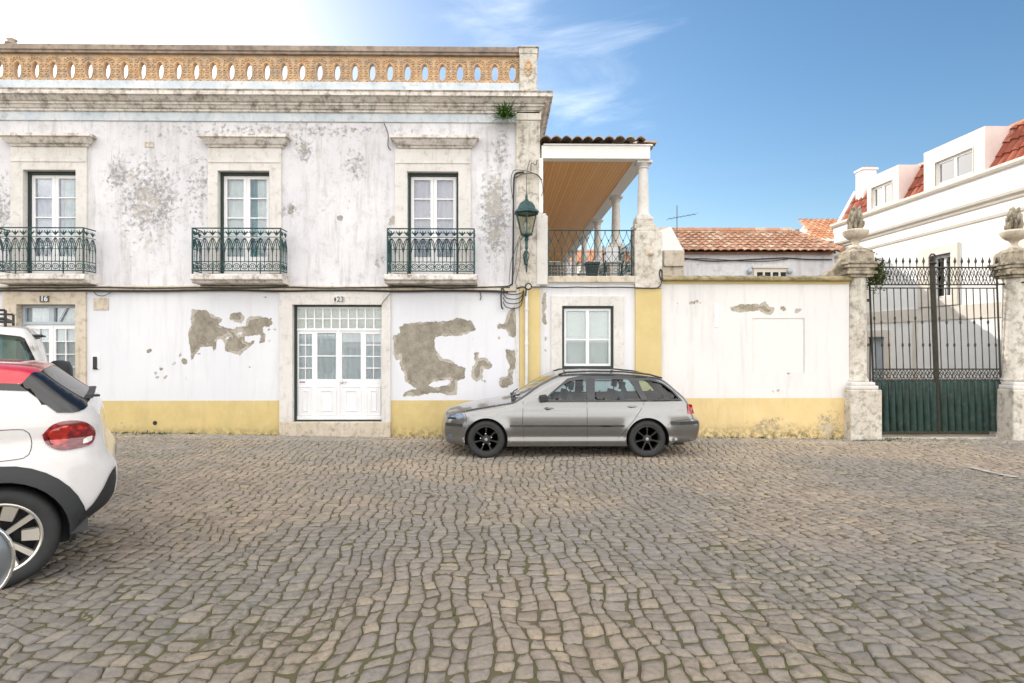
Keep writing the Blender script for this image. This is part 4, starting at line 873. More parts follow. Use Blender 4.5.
for s_ in (-1, 1):
    mb = MB(); mb.tube([(vch.x + s_ * .19, 12.84, FL), (vch.x + s_ * .19, 13.1, FL + .45), (vch.x + s_ * .18, 13.25, FL + .8)], .014, 6); mb.tube([(vch.x + s_ * .19, 13.2, FL), (vch.x + s_ * .19, 12.85, FL + .42)], .014, 6); mb.tube([(vch.x + s_ * .19, 12.83, FL + .58), (vch.x + s_ * .19, 13.2, FL + .60)], .018, 6); mb.build('chair_frame', M['black_plastic'], t)

# ================================================================== BOUNDARY WALL
XW = ax(850); bw = thing('boundary_wall', 'white street wall with ochre base, mossy coping and a blocked-up window', 'wall', (6, D, 0))
ez = (640, 200, 2.73)
peelD = [(zoomp([(245,293),(280,285),(330,285),(345,277),(352,290),(368,295),(365,310),(350,315),(330,303),(290,305),(250,305)], *ez), False)] + [dot(*q, *ez) for q in [(390,295,6),(396,297,5),(429,303,6),(437,301,5),(138,283,5),(146,281,4),(158,276,4),(166,279,3),(364,522,3),(380,522,5),(408,473,4),(462,274,2),(103,282,2),(208,318,4)]]
zc1 = az(283.5)
wallgrid('wall_face', XE, XW, -.2, zc1, [(ax(753), ax(805), az(373), az(318))], D + .03, M['wall_bound'], bw, peelD, [W_(770, 425, 40, 14, .75), W_(830, 425, 22, 20, .8), W_(700, 425, 30, 18, .5), W_(760, 290, 80, 8, .35)])
mb = MB(); xb0, xb1 = ax(753), ax(805); plate(mb, xb0, xb1, az(373), az(318), [], D + .042, D + .06)
mb.build('blocked_window', M['bound_plain'], bw)
mb = MB(); mb.box(XE + .0, XW, D + .06, D + .33, -.2, zc1); mb.build('wall_core', M['white_wash'], bw)
mb = MB(); mb.box(XE + .013, XW - .0, D + .012, D + .35, zc1, az(280.5)); mb.build('ochre_band', M['yellow'], bw)
mb = MB(); nseg = 60; L = XW - XE - .013
vs = []; prof = [(-.07, 0), (-.08, .02), (-.08, .06), (-.04, .09), (.10, .11), (.30, .10), (.40, .07), (.40, 0)]
for i in range(nseg + 1):
    for (o_, h) in prof: vs.append((XE + .013 + L * i / nseg, D + o_ + random.uniform(-.006, .006), az(280.4) + h * (1 + random.uniform(-.12, .12)) + (random.uniform(-.006, .006) if h else 0)))
m_ = len(prof); fs = [[i * m_ + k, (i + 1) * m_ + k, (i + 1) * m_ + (k + 1) % m_, i * m_ + (k + 1) % m_] for i in range(nseg) for k in range(m_)]; fs += [list(range(m_))[::-1], [nseg * m_ + k for k in range(m_)]]
mb.add(vs, fs); mb.build('wall_coping', M['moss_stone'], bw, auto=50)
mb = MB(); v = at(716, 316, D + .03); mb.box(v.x - .035, v.x + .045, D + .018, D + .03, az(327), az(303)); mb.build('render_patch', M['clean_white'], bw, bevel=.003)

# ================================================================== GATE
XG0, XG1 = ax(868, 12.45), ax(1001, 12.45)
def gate_post(label, xc, wpx):
    t = thing('gate_post', label, 'gate post', (xc, D + .12, 0), group='stone posts either side of the iron gate'); y = D + .12; zb = -.2; z1 = az(387)
    mb = MB(); w0 = .335
    mb.prismx([(y - .33, zb), (y + .30, zb), (y + .30, z1 - .05), (y - .33, z1 - .05)], xc - w0 + .02, xc + w0 + .0)
    mb.build('pedestal', M['post_stone'], t, bevel=.03, seg=3)
    mb = MB(); mb.box(xc - .30, xc + .28, y - .30, y + .28, z1 - .049, z1 + .03); mb.box(xc - .26, xc + .24, y - .26, y + .26, z1 + .03, z1 + .10); mb.build('base_moulding', M['limestone'], t, bevel=.02)
    z2 = az(277)
    mb = MB(); mb.lathe([(.235, z1 + .10), (.245, z1 + .13), (.22, z1 + .17), (.205, z1 + .20), (.205, (z1 + z2) / 2), (.20, z2)], (xc - .02, y, 0), 24); mb.build('shaft', M['post_stone'], t, auto=40)
    mb = MB(); 
    for (w_, a, b) in ((.24, 277, 274), (.29, 274, 271), (.26, 271, 267.5), (.29, 267.5, 264), (.32, 264, 261.5)): mb.box(xc - w_ - .02, xc + w_ - .02, y - w_, y + w_, az(a), az(b))
    mb.build('capital', M['soot_stone'], t, bevel=.012)
    mb = MB(); mb.box(xc - .26, xc + .22, y - .25, y + .25, az(261.5), az(252)); mb.lathe([(.33, az(252)), (.33, az(251)), (.20, az(247.5)), (.16, az(246.5))], (xc - .02, y, 0), 4, rot=PI / 4); mb.build('block', M['soot_stone'], t, bevel=.015)
    mb = MB(); z0 = az(247); mb.lathe([(.13, 0), (.13, .03), (.075, .06), (.06, .12), (.09, .17), (.15, .20), (.21, .25), (.245, .31), (.25, .36), (.22, .39), (.17, .40), (.0, .40)], (xc - .02, y, z0), 20); u = mb.build('urn', M['limestone_dirty'], t, auto=45)
    mb = MB(); rr = random.Random(int(xc * 100))
    for k in range(34):            # flame of pointed leaves
        h = .40 + .40 * (k / 34) ** .9; rad = .105 * math.cos((k / 34) * 1.35) + .01; a = k * 2.4
        cxx, cyy = xc - .02 + rad * math.cos(a), y + rad * math.sin(a)
        mb.blob((cxx, cyy, z0 + h), (.034), .045, .115, 7, 5, rz=a + PI / 2 + rr.uniform(-.3, .3), rx=rr.uniform(.1, .45))
    mb.blob((xc - .02, y, z0 + .62), .10, .10, .24, 10, 7); mb.build('flame', M['soot_stone'], u, smooth=True)
    return t
gp1 = gate_post('weathered stone gate post with flame urn between the white wall and the gate', ax(860, D), 0)
gp2 = gate_post('stone gate post with flame urn right of the gate, cut by the photo edge', ax(1020, D), 0)
# sloping buttress stone behind the wall end
t = thing('wall_buttress', 'curved grey stone shoulder climbing from the wall coping to the left gate post', 'buttress', (ax(838), D + .2, 3.3))
mb = MB(); zA_ = az(276); pts = [(ax(812), zA_), (ax(828), az(273)), (ax(838), az(266)), (ax(845), az(257)), (ax(852), az(255)), (ax(852), zA_)]; mb.prism(pts, D + .12, D + .30); mb.build('shoulder_stone', M['soot_stone'], t, bevel=.02)
# wall beyond the right post
mb = MB(); mb.box(ax(1036), 11.02, D + .06, D + .34, -.2, 3.2); o = mb.build('return_wall', M['white_wash']); tag(o, 'short stretch of white wall right of the right gate post', 'wall')

gate = thing('iron_gate', 'tall green and rust iron double gate with spearheads and lattice bands', 'gate', ((XG0 + XG1) / 2, 12.45, -.05))
YG = 12.45; gzt = az(262.5, YG); KX = .038
def sh(x, z): return x + KX * (az(266, YG) - z)
def bar(mb, x0, z0, x1, z1, r=.011, y=YG, n=5): mb.tube([(sh(x0, z0), y, z0), (sh(x1, z1), y, z1)], r, n)
gy = lambda q: az(q, YG)
xm = ax(932, YG)
for li, (xa, xb) in enumerate(((XG0 + .02, xm - .035), (xm + .045, XG1 - .10))):
    mb = MB(); L = xb - xa; n = 9
    for q, r in ((266.5, .018), (284, .016), (287.5, .014), (369.5, .016), (380.5, .018)): bar(mb, xa, gy(q), xb, gy(q), r)
    for x in (xa, xb): bar(mb, x, gy(432), x, gy(262), .024, n=4)
    for i in range(n):
        x = xa + L * (i + .5) / n if True else 0
        bar(mb, x, gy(287), x, gy(369), .011)
        kz = (gy(315) if i % 2 else gy(341)); 
        for zz_ in ([gy(318)] if i % 3 == 0 else [gy(345)]) + ([gy(322)] if i % 2 else []): mb.blob((sh(x, zz_), YG, zz_), .022, .022, .05, 8, 5)
    for i in range(n + 1):       # spearheads
        x = xa + L * i / n; z = gy(266); 
        mb.tube([(sh(x, z), YG, z), (sh(x, z), YG, z + .06)], .009, 5)
        mb.lathe([(.006, .05), (.018, .06), (.010, .075), (.030, .105), (.022, .14), (.0, .22)], (sh(x, z), YG, z), 6)
    for (qa, qb) in ((266.5, 284), (370, 380.5)):     # lattice bands of interlaced rings
        zc_ = (gy(qa) + gy(qb)) / 2; hh = (gy(qa) - gy(qb)) / 2
        m2 = n * 2 if True else n
        for i in range(m2):
            x = xa + L * (i + .5) / m2; w_ = L / m2
            bar(mb, x - w_, zc_ - hh, x + w_ * .5, zc_ + hh, .007); bar(mb, x + w_, zc_ - hh, x - w_ * .5, zc_ + hh, .007)
            if i % 2 == 0: mb.tube([(sh(x, zc_) + w_ * .62 * math.cos(2 * PI * k / 8), YG - .01, zc_ + hh * .5 * math.sin(2 * PI * k / 8)) for k in range(8)], .008, 4, True)
    lf = mb.build('gate_leaf', M['gate_iron'], gate)
    mb = MB(); npl = 9; z0_, z1_ = gy(432), gy(381)     # lower panel: ribbed boards
    for i in range(npl):
        xa_, xb_ = xa + L * i / npl, xa + L * (i + 1) / npl; w_ = xb_ - xa_; K = 8
        vs = []
        for z in (z0_, z0_ + (z1_ - z0_) * .5, z1_ - .03, z1_):
            for k in range(K + 1): t_ = k / K; vs.append((sh(xa_ + w_ * t_, z), YG - .030 - (.055 * math.sin(PI * t_) ** .7 if z < z1_ - .01 else .0), z))
        mb.add(vs, [[j * (K + 1) + k, j * (K + 1) + k + 1, (j + 1) * (K + 1) + k + 1, (j + 1) * (K + 1) + k] for j in range(3) for k in range(K)])
    mb.box(sh(xa, z0_), sh(xb, z0_), YG - .02, YG + .0, z0_, z0_ + .05)
    mb.build('lower_panel', M['gate_green'], lf, auto=50, fix=False)
mb = MB(); mb.tube([(sh(xm, gy(432)) , YG - .03, gy(434)), (sh(xm, gy(262)), YG - .03, gy(262))], .042, 4); mb.lathe([(.05, 0), (.075, .03), (.05, .06), (.02, .07)], (sh(xm, gy(264)), YG - .03, gy(264)), 8)
mb.tube([(sh(xm, gy(256)) + .06 * math.cos(2 * PI * k / 10), YG - .03, gy(256.5) + .07 * math.sin(2 * PI * k / 10)) for k in range(10)], .018, 5, True); mb.blob((sh(xm, gy(256)), YG - .03, gy(256.5)), .03, .03, .04, 6, 4); mb.build('meeting_post', M['gate_iron'], gate)
mb = MB(); xr = XG1 - .05       # right bracket and hinges, scrolls
for q in (284, 266): mb.tube([(xr - .05, YG - .05, gy(q)), (ax(1022, D), D - .15, gy(q - 1))], .018, 5)
for k in range(5):
    xx_ = xr + .03 + k * .075; mb.tube([(xx_ + .05 * math.cos(t_) * (1 - t_ / 9), YG - .07 - k * .02, gy(275 + (k % 2) * 3) + .09 * math.sin(t_) * (1 - t_ / 9)) for t_ in np.linspace(0, 6, 12)], .012, 5)
mb.tube([(xr, YG - .05, gy(262)), (xr + .02, YG - .05, gy(266)), (xr + .09, YG - .05, gy(262)), (xr + .15, YG - .05, gy(259))], [.03, .03, .025, .01], 6)
for q in (303, 357): mb.blob((xr + .08, YG - .1, gy(q)), .05, .05, .10, 7, 5); mb.tube([(xr + .06, YG - .1, gy(q)), (xr + .12, YG - .1, gy(q - 9))], [.03, .012], 6)
mb.box(xr + .07, xr + .20, YG - .12, YG - .02, gy(418), gy(411)); mb.build('hinge_bracket', M['gate_iron'], gate)
mb = MB()
for q in (300, 345, 415): mb.box(XG0 - .12, XG0 + .03, YG - .03, YG + .02, gy(q) - .03, gy(q) + .03)
mb.build('hinge', M['gate_iron'], gate)
mb = MB(); mb.box(XG0 - .1, XG1 + .1, D + .02, YG + .35, -.12, gz(9, 12) + .012); o = mb.build('gate_threshold', M['limestone_dirty'], bevel=.02); tag(o, 'long worn stone threshold on the ground under the iron gate', 'threshold')
# ivy on the left post
mb = MB(); rr = random.Random(4)
for k in range(1100):
    cx_, cz2 = rr.gauss(ax(875, D), .085), rr.gauss(az(271), .13)
    if rr.random() < .3: cz2 -= rr.random() * .2
    cy_ = D - .10 + rr.uniform(-.10, .30); s_ = rr.uniform(.014, .034); a_, b_ = rr.uniform(0, PI), rr.uniform(-1, 1)
    Mx = Matrix.Translation((cx_, cy_, cz2)) @ Matrix.Rotation(a_, 4, 'Z') @ Matrix.Rotation(b_, 4, 'X')
    mb.add([Mx @ Vector(q) for q in ((-s_, 0, 0), (0, 0, -s_ * .7), (s_ * 1.2, 0, 0), (0, 0, s_ * .7))], [[0, 1, 2, 3]])
o = mb.build('ivy_clump', M['ivy'], rnd=True, fix=False); tag(o, 'tuft of dull green ivy hanging from the left gate post cap', 'ivy')

# ================================================================== WHITE HOUSE (right)
WX = 11.0; wh = thing('white_house', 'bright white house with red mansard roof and two dormers behind the gate', 'house', (WX + 3, 16, 0)); Y0, Y1 = 12.2, 19.6
wins_w = (14.4, 15.15, 3.05, 4.15)   # y0 y1 z0 z1
mb = MB()
def wplate(mb, y0, y1, z0, z1, holes, x0, x1, mi=0):       # plate in the y,z plane
    t_ = MB(); plate(t_, y0, y1, z0, z1, holes, x0, x1); mb.add([(b, a, c_) for a, b, c_ in t_.v], t_.f, mi); return mb
wplate(mb, Y0, Y1, -.2, 5.55, [wins_w, (16.95, 17.7, -.2, 2.1)], WX, WX + .3); mb.box(WX + .3, 24, Y0, Y0 + .3, -.2, 5.55); mb.box(WX + .3, 24, Y1 - .3, Y1, -.2, 5.55); mb.box(23.7, 24, Y0 + .3, Y1 - .3, -.2, 5.55); mb.box(WX + .3, 23.7, Y0 + .3, Y1 - .3, 5.3, 5.54)
mb.build('wall', M['clean_white'], wh)
mb = MB()
def strip(mb, prof, y0, y1):
    n = len(prof); vs = [(WX - o, y, z) for y in (y0, y1) for o, z in prof]; mb.add(vs, [[k, k + 1, n + k + 1, n + k] for k in range(n - 1)] + [list(range(n)), [n + k for k in range(n)][::-1]])
strip(mb, [(0, 5.02), (.04, 5.05), (.06, 5.10), (.12, 5.14), (.14, 5.20), (0, 5.22)], Y0, Y1 + .1); strip(mb, [(0, 4.72), (.03, 4.74), (.05, 4.80), (0, 4.83)], Y0, Y1 + .05); strip(mb, [(0, 5.74), (.07, 5.76), (.10, 5.80), (.10, 5.86), (0, 5.87)], Y0, Y1 + .1); strip(mb, [(0, 2.50), (.03, 2.51), (.03, 2.84), (0, 2.85)], Y0, Y1)
mb.build('cornice', M['cream_trim'], wh)
mb = MB(); mb.box(WX - .0, WX + .16, Y0, Y1 + .05, 5.55, 5.86); mb.build('parapet', M['clean_white'], wh)
mb = MB(); wplate(mb, 14.17, 15.55, 2.86, 4.37, [wins_w], WX - .06, WX + .1); wplate(mb, 16.7, 17.9, -.1, 2.3, [(16.95, 17.7, -.1, 2.1)], WX - .05, WX + .05); wplate(mb, 15.62, 15.80, -.1, 2.5, [], WX - .03, WX + .0); mb.build('window_surround', M['cream_trim'], wh, bevel=.01)
def pvc_window(par, x, y0, y1, z0, z1, mat_c):
    mb = MB(); ym = (y0 + y1) / 2; wplate(mb, y0, y1, z0, z1, [(y0 + .07, ym - .04, z0 + .07, z1 - .07), (ym + .04, y1 - .07, z0 + .07, z1 - .07)], x, x + .06); f = mb.build('window', M['pvc_window'], par, bevel=.006)
    MB().box(x + .03, x + .036, y0 + .05, y1 - .05, z0 + .05, z1 - .05).build('pane', M['glass'], f); MB().box(x + .075, x + .08, y0 + .03, y1 - .03, z0 + .03, z1 - .03).build('curtain', mat_c, f)
pvc_window(wh, WX + .10, *wins_w, M['white_curtain'])
MB().box(WX + .15, WX + .2, 16.95, 17.7, -.1, 2.1).build('side_door', M['grey_blue_paint'], wh)
M['sky_reflection'] = basic('blue_sky_reflection', (0.30, 0.44, 0.62), 0.8)  # sky reflection of the dormer panes, put into the backing colour
# mansard slope
mb = MB(); tile_sheet(mb, (WX + .16, Y0, 5.84), (0, 1, 0), (.50, 0, .92), Y1 - Y0, 1.2, .22, .36, .06); mb.build('mansard_tiles', M['tiles_new'], wh, rnd=True, fix=False)
mb = MB(); mb.prism([(WX + .20, 5.56), (WX + .79, 6.84), (23.4, 6.9), (23.9, 5.56)], Y0 + .01, Y1 - .01); mb.build('roof_mass', M['tiles_new'], wh, rnd=True)
mb = MB()
for k in range(18): mb.lathe([(.10, 0), (.115, .42)], (WX + .80, Y0 + k * .41, 6.90), 8, 'Y')
mb.build('ridge_tiles', M['tiles_orange'], wh, rnd=True, auto=40)
mb = MB(); mb.prism([(WX + .10, 5.86), (WX + .72, 6.98), (WX + .86, 6.98), (WX + .3, 5.86)], Y1 - .06, Y1 + .12); mb.build('roof_verge', M['clean_white'], wh)
for (ya, yb) in ((13.45, 15.42), (16.42, 17.85)):
    mb = MB(); zt_ = 6.90; wz = (ya + .34, yb - .42, 5.92, 6.52) if ya < 15 else (16.68, 17.62, 5.92, 6.55)
    wplate(mb, ya, yb, 5.87, zt_, [wz], WX + .02, WX + .14); mb.box(WX + .14, WX + 1.1, ya + .0, ya + .10, 5.6, zt_); mb.box(WX + .14, WX + 1.1, yb - .1, yb, 5.6, zt_); mb.box(WX + .14, WX + 1.2, ya + .1, yb - .1, zt_ - .1, zt_ - .001)
    dm = mb.build('dormer', M['dormer_render'], wh)
    MB().box(WX + .02, WX + 1.0, ya - .004, ya, 5.87, zt_ - .0).build('dormer_cheek', M['pink_side'], dm)
    mb = MB(); wplate(mb, wz[0] - .02, wz[1] + .02, wz[2] - .02, wz[3] + .02, [wz], WX + .005, WX + .03); mb.build('dormer_trim', M['cream_trim'], dm)
    mb = MB(); ym = (wz[0] + wz[1]) / 2; wplate(mb, wz[0], wz[1], wz[2], wz[3], [(wz[0] + .06, ym - .035, wz[2] + .06, wz[3] - .06), (ym + .035, wz[1] - .06, wz[2] + .06, wz[3] - .06)], WX + .07, WX + .12); mb.build('dormer_window', M['pvc_window'], dm)
    MB().box(WX + .095, WX + .10, wz[0] + .05, wz[1] - .05, wz[2] + .05, wz[3] - .05).build('dormer_pane', M['sky_glass'], dm); MB().box(WX + .16, WX + .17, wz[0], wz[1], wz[2], wz[3]).build('dormer_sky_backing', M['sky_reflection'], dm)
v = at(866, 185, 19.0); mb = MB(); mb.box(v.x - .22, v.x + .22, 18.8, 19.2, 6.0, az(170, 19)); mb.box(v.x - .26, v.x + .26, 18.76, 19.24, az(170, 19), az(168, 19)); mb.build('chimney', M['clean_white'], wh, bevel=.01)
MB().box(v.x - .18, v.x + .18, 18.84, 19.16, az(168, 19), az(166.5, 19)).build('chimney_cap', M['tiles_orange'], wh, rnd=True)

# ================================================================== OUTBUILDING behind the wall
YO = 18.0; ox0, ox1 = ax(680, YO), ax(834, YO); ze = az(252, YO); ob = thing('outbuilding', 'low white outbuilding with an old hipped clay tile roof behind the white street wall', 'house', ((ox0 + ox1) / 2, YO, 0))
wallgrid('wall', ox0, ox1, -.1, ze, [], YO, M['wall_up'], ob, [(zoomp([(300,290),(330,288),(328,296),(305,298)], 660, 210, 5.12, YO), False), (zoomp([(185,272),(200,276),(205,284),(192,282)], 660, 210, 5.12, YO), False)], [(7, 4.2, 3, .6, .45)], .06)
MB().box(ox0 + .01, ox1 - .01, YO + .02, YO + 5.0, -.1, ze - .02).build('building_mass', M['white_wash'], ob)
yr = 20.5; zr = az(231, yr); lv = math.hypot(yr - YO + .25, zr - ze); xl_, xr_ = ox0 - .05, ox1 + .15; hip = ax(790, yr)
mb = MB(); L = xr_ - xl_; tile_sheet(mb, (xl_, YO - .25, ze), (1, 0, 0), (0, yr - YO + .25, zr - ze), L, lv, .24, .36, .04, clip=lambda a, b: xl_ + a < xr_ - (xr_ - hip) * b / lv)
lv2 = math.hypot(xr_ - hip, zr - ze); tile_sheet(mb, (xr_, YO - .25, ze), (0, 1, 0), (hip - xr_, 0, zr - ze), 5.5, lv2, .24, .36, .055, clip=lambda a, b: a > (yr - YO + .25) * b / lv2 and a < 5.5 - (yr - YO + .25) * b / lv2)
tile_sheet(mb, (xl_, YO + 5.25, ze), (1, 0, 0), (0, -(yr - YO + .25), zr - ze), L, lv, .24, .36, .04, clip=lambda a, b: xl_ + a < xr_ - (xr_ - hip) * b / lv)
mb.build('roof_tiles', M['tiles_old'], ob, rnd=True, fix=False)
mb = MB(); pts = [(YO - .2, ze - .05), (yr, zr - .03), (YO + 5.2, ze - .05)]; mb.prismx(pts, xl_ + .02, hip); mb.prismx([(YO - .2, ze - .06), (yr, ze + .3), (YO + 5.2, ze - .06)], hip, xr_ - .7); 
mb.lathe([(.001, 0), (.001, 0)], (hip, yr, zr), 3); mb.build('roof_base', M['tiles_old'], ob, rnd=True)
mb = MB()
for k in range(int((hip - xl_) / .42)): mb.lathe([(.10, 0), (.12, .44)], (xl_ + k * .42, yr, zr + .03), 8, 'X')
h0 = Vector((hip, yr, zr + .03)); h1 = Vector((xr_, YO - .2, ze + .05))
for k in range(9): a = h0.lerp(h1, k / 9); b = h0.lerp(h1, (k + 1.05) / 9); mb.tube([a, b], [.09, .11], 8)
mb.build('ridge_tiles', M['tiles_old'], ob, rnd=True, auto=40)
mb = MB(); a0 = ax(662.5, YO - .4); mb.add([(a0, YO - .3, ze), (ax(681, YO), YO - .3, ze), (ax(668.5, YO), YO - .3, az(228.5, YO)), (a0 + .0, YO - .3, az(236, YO)), (a0, YO + 5, ze), (ax(681, YO), YO + 5, ze), (ax(668.5, YO), YO + 2.4, az(219, YO) ), (a0, YO + 2.4, az(226, YO))], [[0, 1, 2, 3], [4, 7, 6, 5], [0, 3, 7, 4], [1, 5, 6, 2], [3, 2, 6, 7], [0, 4, 5, 1]]); mb.build('gable_upstand', M['white_wash'], ob)
mb = MB(); mb.box(a0, ax(680, YO) - .01, YO - .42, YO + .4, -.1, az(268, YO)); mb.box(a0 + .02, ax(679.5, YO), YO - .5, YO + .3, az(268, YO), az(252, YO)); mb.build('chimney_stack', M['limestone_dirty'], ob, bevel=.02)
mb = MB(); x0_, x1_ = ax(753, YO), ax(786, YO); z0_, z1_ = az(285, YO), az(268, YO); plate(mb, x0_, x1_, z0_, z1_, [(x0_ + .1 + i * .24, x0_ + .28 + i * .24, z0_ + .05, z1_ - .12) for i in range(4)], YO - .06, YO); mb.box(x0_ - .04, x1_ + .04, YO - .10, YO, z1_, z1_ + .06); mb.build('small_window', M['cream_trim'], ob, bevel=.01)
MB().box(x0_ + .02, x1_ - .02, YO - .02, YO - .01, z0_, z1_ - .02).build('window_void', M['dark_void'], ob)
for px in (750, 790):
    v = at(px, 271, YO - .1); mb = MB(); mb.lathe([(.0, -.06), (.07, -.05), (.09, 0), (.05, .05), (0, .06)], (v.x, YO - .09, v.z), 10, 'Y'); mb.build('wall_bracket', M['grey_blue_paint'], ob, smooth=True)
# antenna
v = at(677, 231, YO + 1.0); t = thing('tv_antenna', 'thin television antenna on a mast above the old clay tile roof', 'antenna', (v.x, v.y, ze + .2)); mb = MB(); top = az(205, v.y)
mb.tube([(v.x, v.y, ze + .2), (v.x, v.y, top)], .014, 5); mb.build('mast', M['black_cable'], t)
mb = MB(); a, b = at(668, 219, v.y), at(696, 214, v.y); mb.tube([a, b], .008, 4)
for k in range(7): q = a.lerp(b, k / 6); mb.tube([(q.x, q.y - .22, q.z), (q.x, q.y + .22, q.z)], .005, 4)
mb.build('boom', M['black_cable'], t)
# orange roofed house further back
fh = thing('orange_roofed_house', 'house with an orange clay tile gable roof seen left of the white house chimney', 'house', (ax(826, 24), 24, 0))
a = at(813, 238, 23); b = at(816, 220.5, 26); xr2 = ax(846, 24) + 4
mb = MB(); ang = (b.z - a.z) / 3.0; zE = az(240, 23); mb.box(a.x + .1, xr2, 23, 29, 0, zE); mb.prismx([(23, zE - .001), (26, az(220.5, 26)), (29, zE - .001)], a.x + 1.3, xr2); mb.build('wall', M['white_wash'], fh)
mb = MB(); tile_sheet(mb, (a.x - .1, 22.8, zE + .0), (1, 0, 0), (0, 3.2, az(220.5, 26) - zE + .05), xr2 - a.x, math.hypot(3.2, az(220.5, 26) - zE), .24, .38, .06, clip=lambda u, v_: u > v_ * .30); mb.build('roof_tiles', M['tiles_orange'], fh, rnd=True, fix=False)
# roofs beyond the terrace
dh = thing('distant_house', 'distant grey walled house with a red roof seen between the terrace columns', 'house', (6, 36, 0))
x0_, x1_ = ax(580, 35), ax(634, 35); mb = MB(); mb.box(x0_, x1_, 35, 41, 0, az(262, 35)); mb.build('wall', M['limestone'], dh)
mb = MB(); mb.prismx([(34.7, az(262, 35)), (38, az(249.5, 38)), (41.3, az(262, 35))], x0_ - .2, x1_ + .2); mb.build('roof', M['tiles_orange'], dh, rnd=True)
mb = MB()
for k in range(3): mb.box(x0_ + .4 + k, x0_ + .9 + k, 34.97, 35.02, az(272, 35), az(265, 35))
mb.build('window', M['dark_void'], dh)

# ================================================================== STREET LAMP, CABLES, PLANTS
YL = D - .45; lx = ax(526.5, YL); t = thing('street_lamp', 'dark green lantern on a slim bracket fixed to the corner of the two storey house', 'street lamp', (lx, D, az(272, YL)))
lz = lambda q: az(q, YL)
mb = MB(); mb.lathe([(.0, lz(194)), (.022, lz(195)), (.03, lz(197)), (.022, lz(199)), (.045, lz(199.5)), (.05, lz(201)), (.08, lz(201.5)), (.14, lz(203.5)), (.185, lz(207)), (.205, lz(210)), (.25, lz(211.5)), (.275, lz(213)), (.265, lz(213.6)), (.10, lz(213))], (lx, YL, 0), 6, rot=R(30)); mb.build('lantern_cap', M['green_iron'], t, bevel=.003)
mb = MB(); zt_, zb_ = lz(213.5), lz(234)
for k in range(6):
    a = 2 * PI * k / 6 + R(30); mb.tube([(lx + .225 * math.cos(a), YL + .225 * math.sin(a), zt_), (lx + .12 * math.cos(a), YL + .12 * math.sin(a), zb_)], .011, 4)
for r_, z in ((.228, zt_ - .01), (.122, zb_)): mb.tube([(lx + r_ * math.cos(2 * PI * k / 6 + R(30)), YL + r_ * math.sin(2 * PI * k / 6 + R(30)), z) for k in range(6)], .013, 4, True)
mb.lathe([(.12, lz(234)), (.125, lz(235)), (.05, lz(236.5)), (.03, lz(238)), (.045, lz(239.5)), (.03, lz(241)), (.024, lz(246)), (.035, lz(248)), (.022, lz(249)), (.020, lz(262)), (.032, lz(264)), (.02, lz(266)), (.018, lz(271)), (.0, lz(273))], (lx, YL, 0), 12); mb.build('lantern_frame', M['green_iron'], t)
mb = MB(); mb.lathe([(.218, zt_ - .012), (.115, zb_ + .005)], (lx, YL, 0), 6, rot=R(30)); mb.f = [f for f in mb.f if len(f) == 4]; mb.mi = [0] * len(mb.f); mb.rnd = [0] * len(mb.f); mb.build('lantern_glass', M['lamp_glass'], t)
mb = MB(); mb.lathe([(.0, zb_ + .01), (.03, zb_ + .02), (.03, zb_ + .12), (.05, zb_ + .17), (.04, zb_ + .22), (0, zb_ + .24)], (lx, YL, 0), 10); mb.build('lamp_bulb', M['white_paint'], t, smooth=True)
mb = MB(); arm = [(lx, YL, lz(262)), (lx, YL + .12, lz(266)), (lx, D - .15, lz(262)), (lx, D - .05, lz(252))]; mb.tube(arm, .018, 6)
for s_ in (-1, 1): mb.tube([(lx, YL + .02, lz(249)), (lx + s_ * .06, YL + .15, lz(254)), (lx + s_ * .02, D - .06, lz(262))], .010, 5)
mb.box(lx - .03, lx + .03, D - .065, D - .045, lz(262), lz(248)); mb.build('wall_bracket', M['green_iron'], t)
def cable(name, label, pts, r=.012, seg=6, cat='cable', group=None, m='black_cable', jit=.0):
    P = []; V = [Vector(p) for p in pts]
    for i in range(len(V) - 1):
        p0, p1, p2, p3 = V[max(i - 1, 0)], V[i], V[i + 1], V[min(i + 2, len(V) - 1)]
        for k in range(seg):
            q = k / seg; P.append(.5 * ((2 * p1) + (p2 - p0) * q + (2 * p0 - 5 * p1 + 4 * p2 - p3) * q * q + (-p0 + 3 * p1 - 3 * p2 + p3) * q ** 3))
    P.append(V[-1]); mb = MB(); mb.tube(P, r, 5); o = mb.build(name, M[m], smooth=True); tag(o, label, cat, group); return o
def cp(px, py, out=.07): return at(px, py, D - out)
rr = random.Random(3)
cable('wall_cable', 'thick black cable running under the three balconies, lowest of the bundle', [cp(-80, 291)] + [cp(x, 290.6 + rr.uniform(-.5, .6)) for x in range(0, 480, 40)] + [cp(490, 291), cp(508, 292)], .022)
cable('wall_cable', 'black cable running just above the thick one under the balconies', [cp(-80, 287)] + [cp(x, 287.5 + rr.uniform(-.6, .7), .10) for x in range(0, 480, 32)] + [cp(492, 287), cp(510, 287.5)], .015)
cable('wall_cable', 'thin grey cable sagging between the bundle and the string course', [cp(-80, 289)] + [cp(x, 288.8 + rr.uniform(-1.1, 1.1), .06) for x in range(-10, 480, 26)] + [cp(500, 290)], .008, m='pipe_grey')
cable('conduit', 'vertical black conduit beside the street lamp bending under the upper wall', [cp(490, 287.2, .06), cp(506, 286.5, .06), cp(511, 284.5, .06), cp(512.5, 280, .06), cp(513.2, 240, .06), cp(513.5, 200, .06), cp(514.2, 178, .06), cp(517, 173, .07), cp(524, 172, .09)], .018, cat='conduit')
cable('lamp_wire', 'thin looped wire hanging above the green lantern', [cp(513, 200, .08), cp(511, 185, .09), cp(512, 174, .10), cp(516, 170, .12), cp(530, 172, .12), cp(540, 178, .12), cp(543, 190, .12), cp(541, 196, .12)], .007, cat='wire')
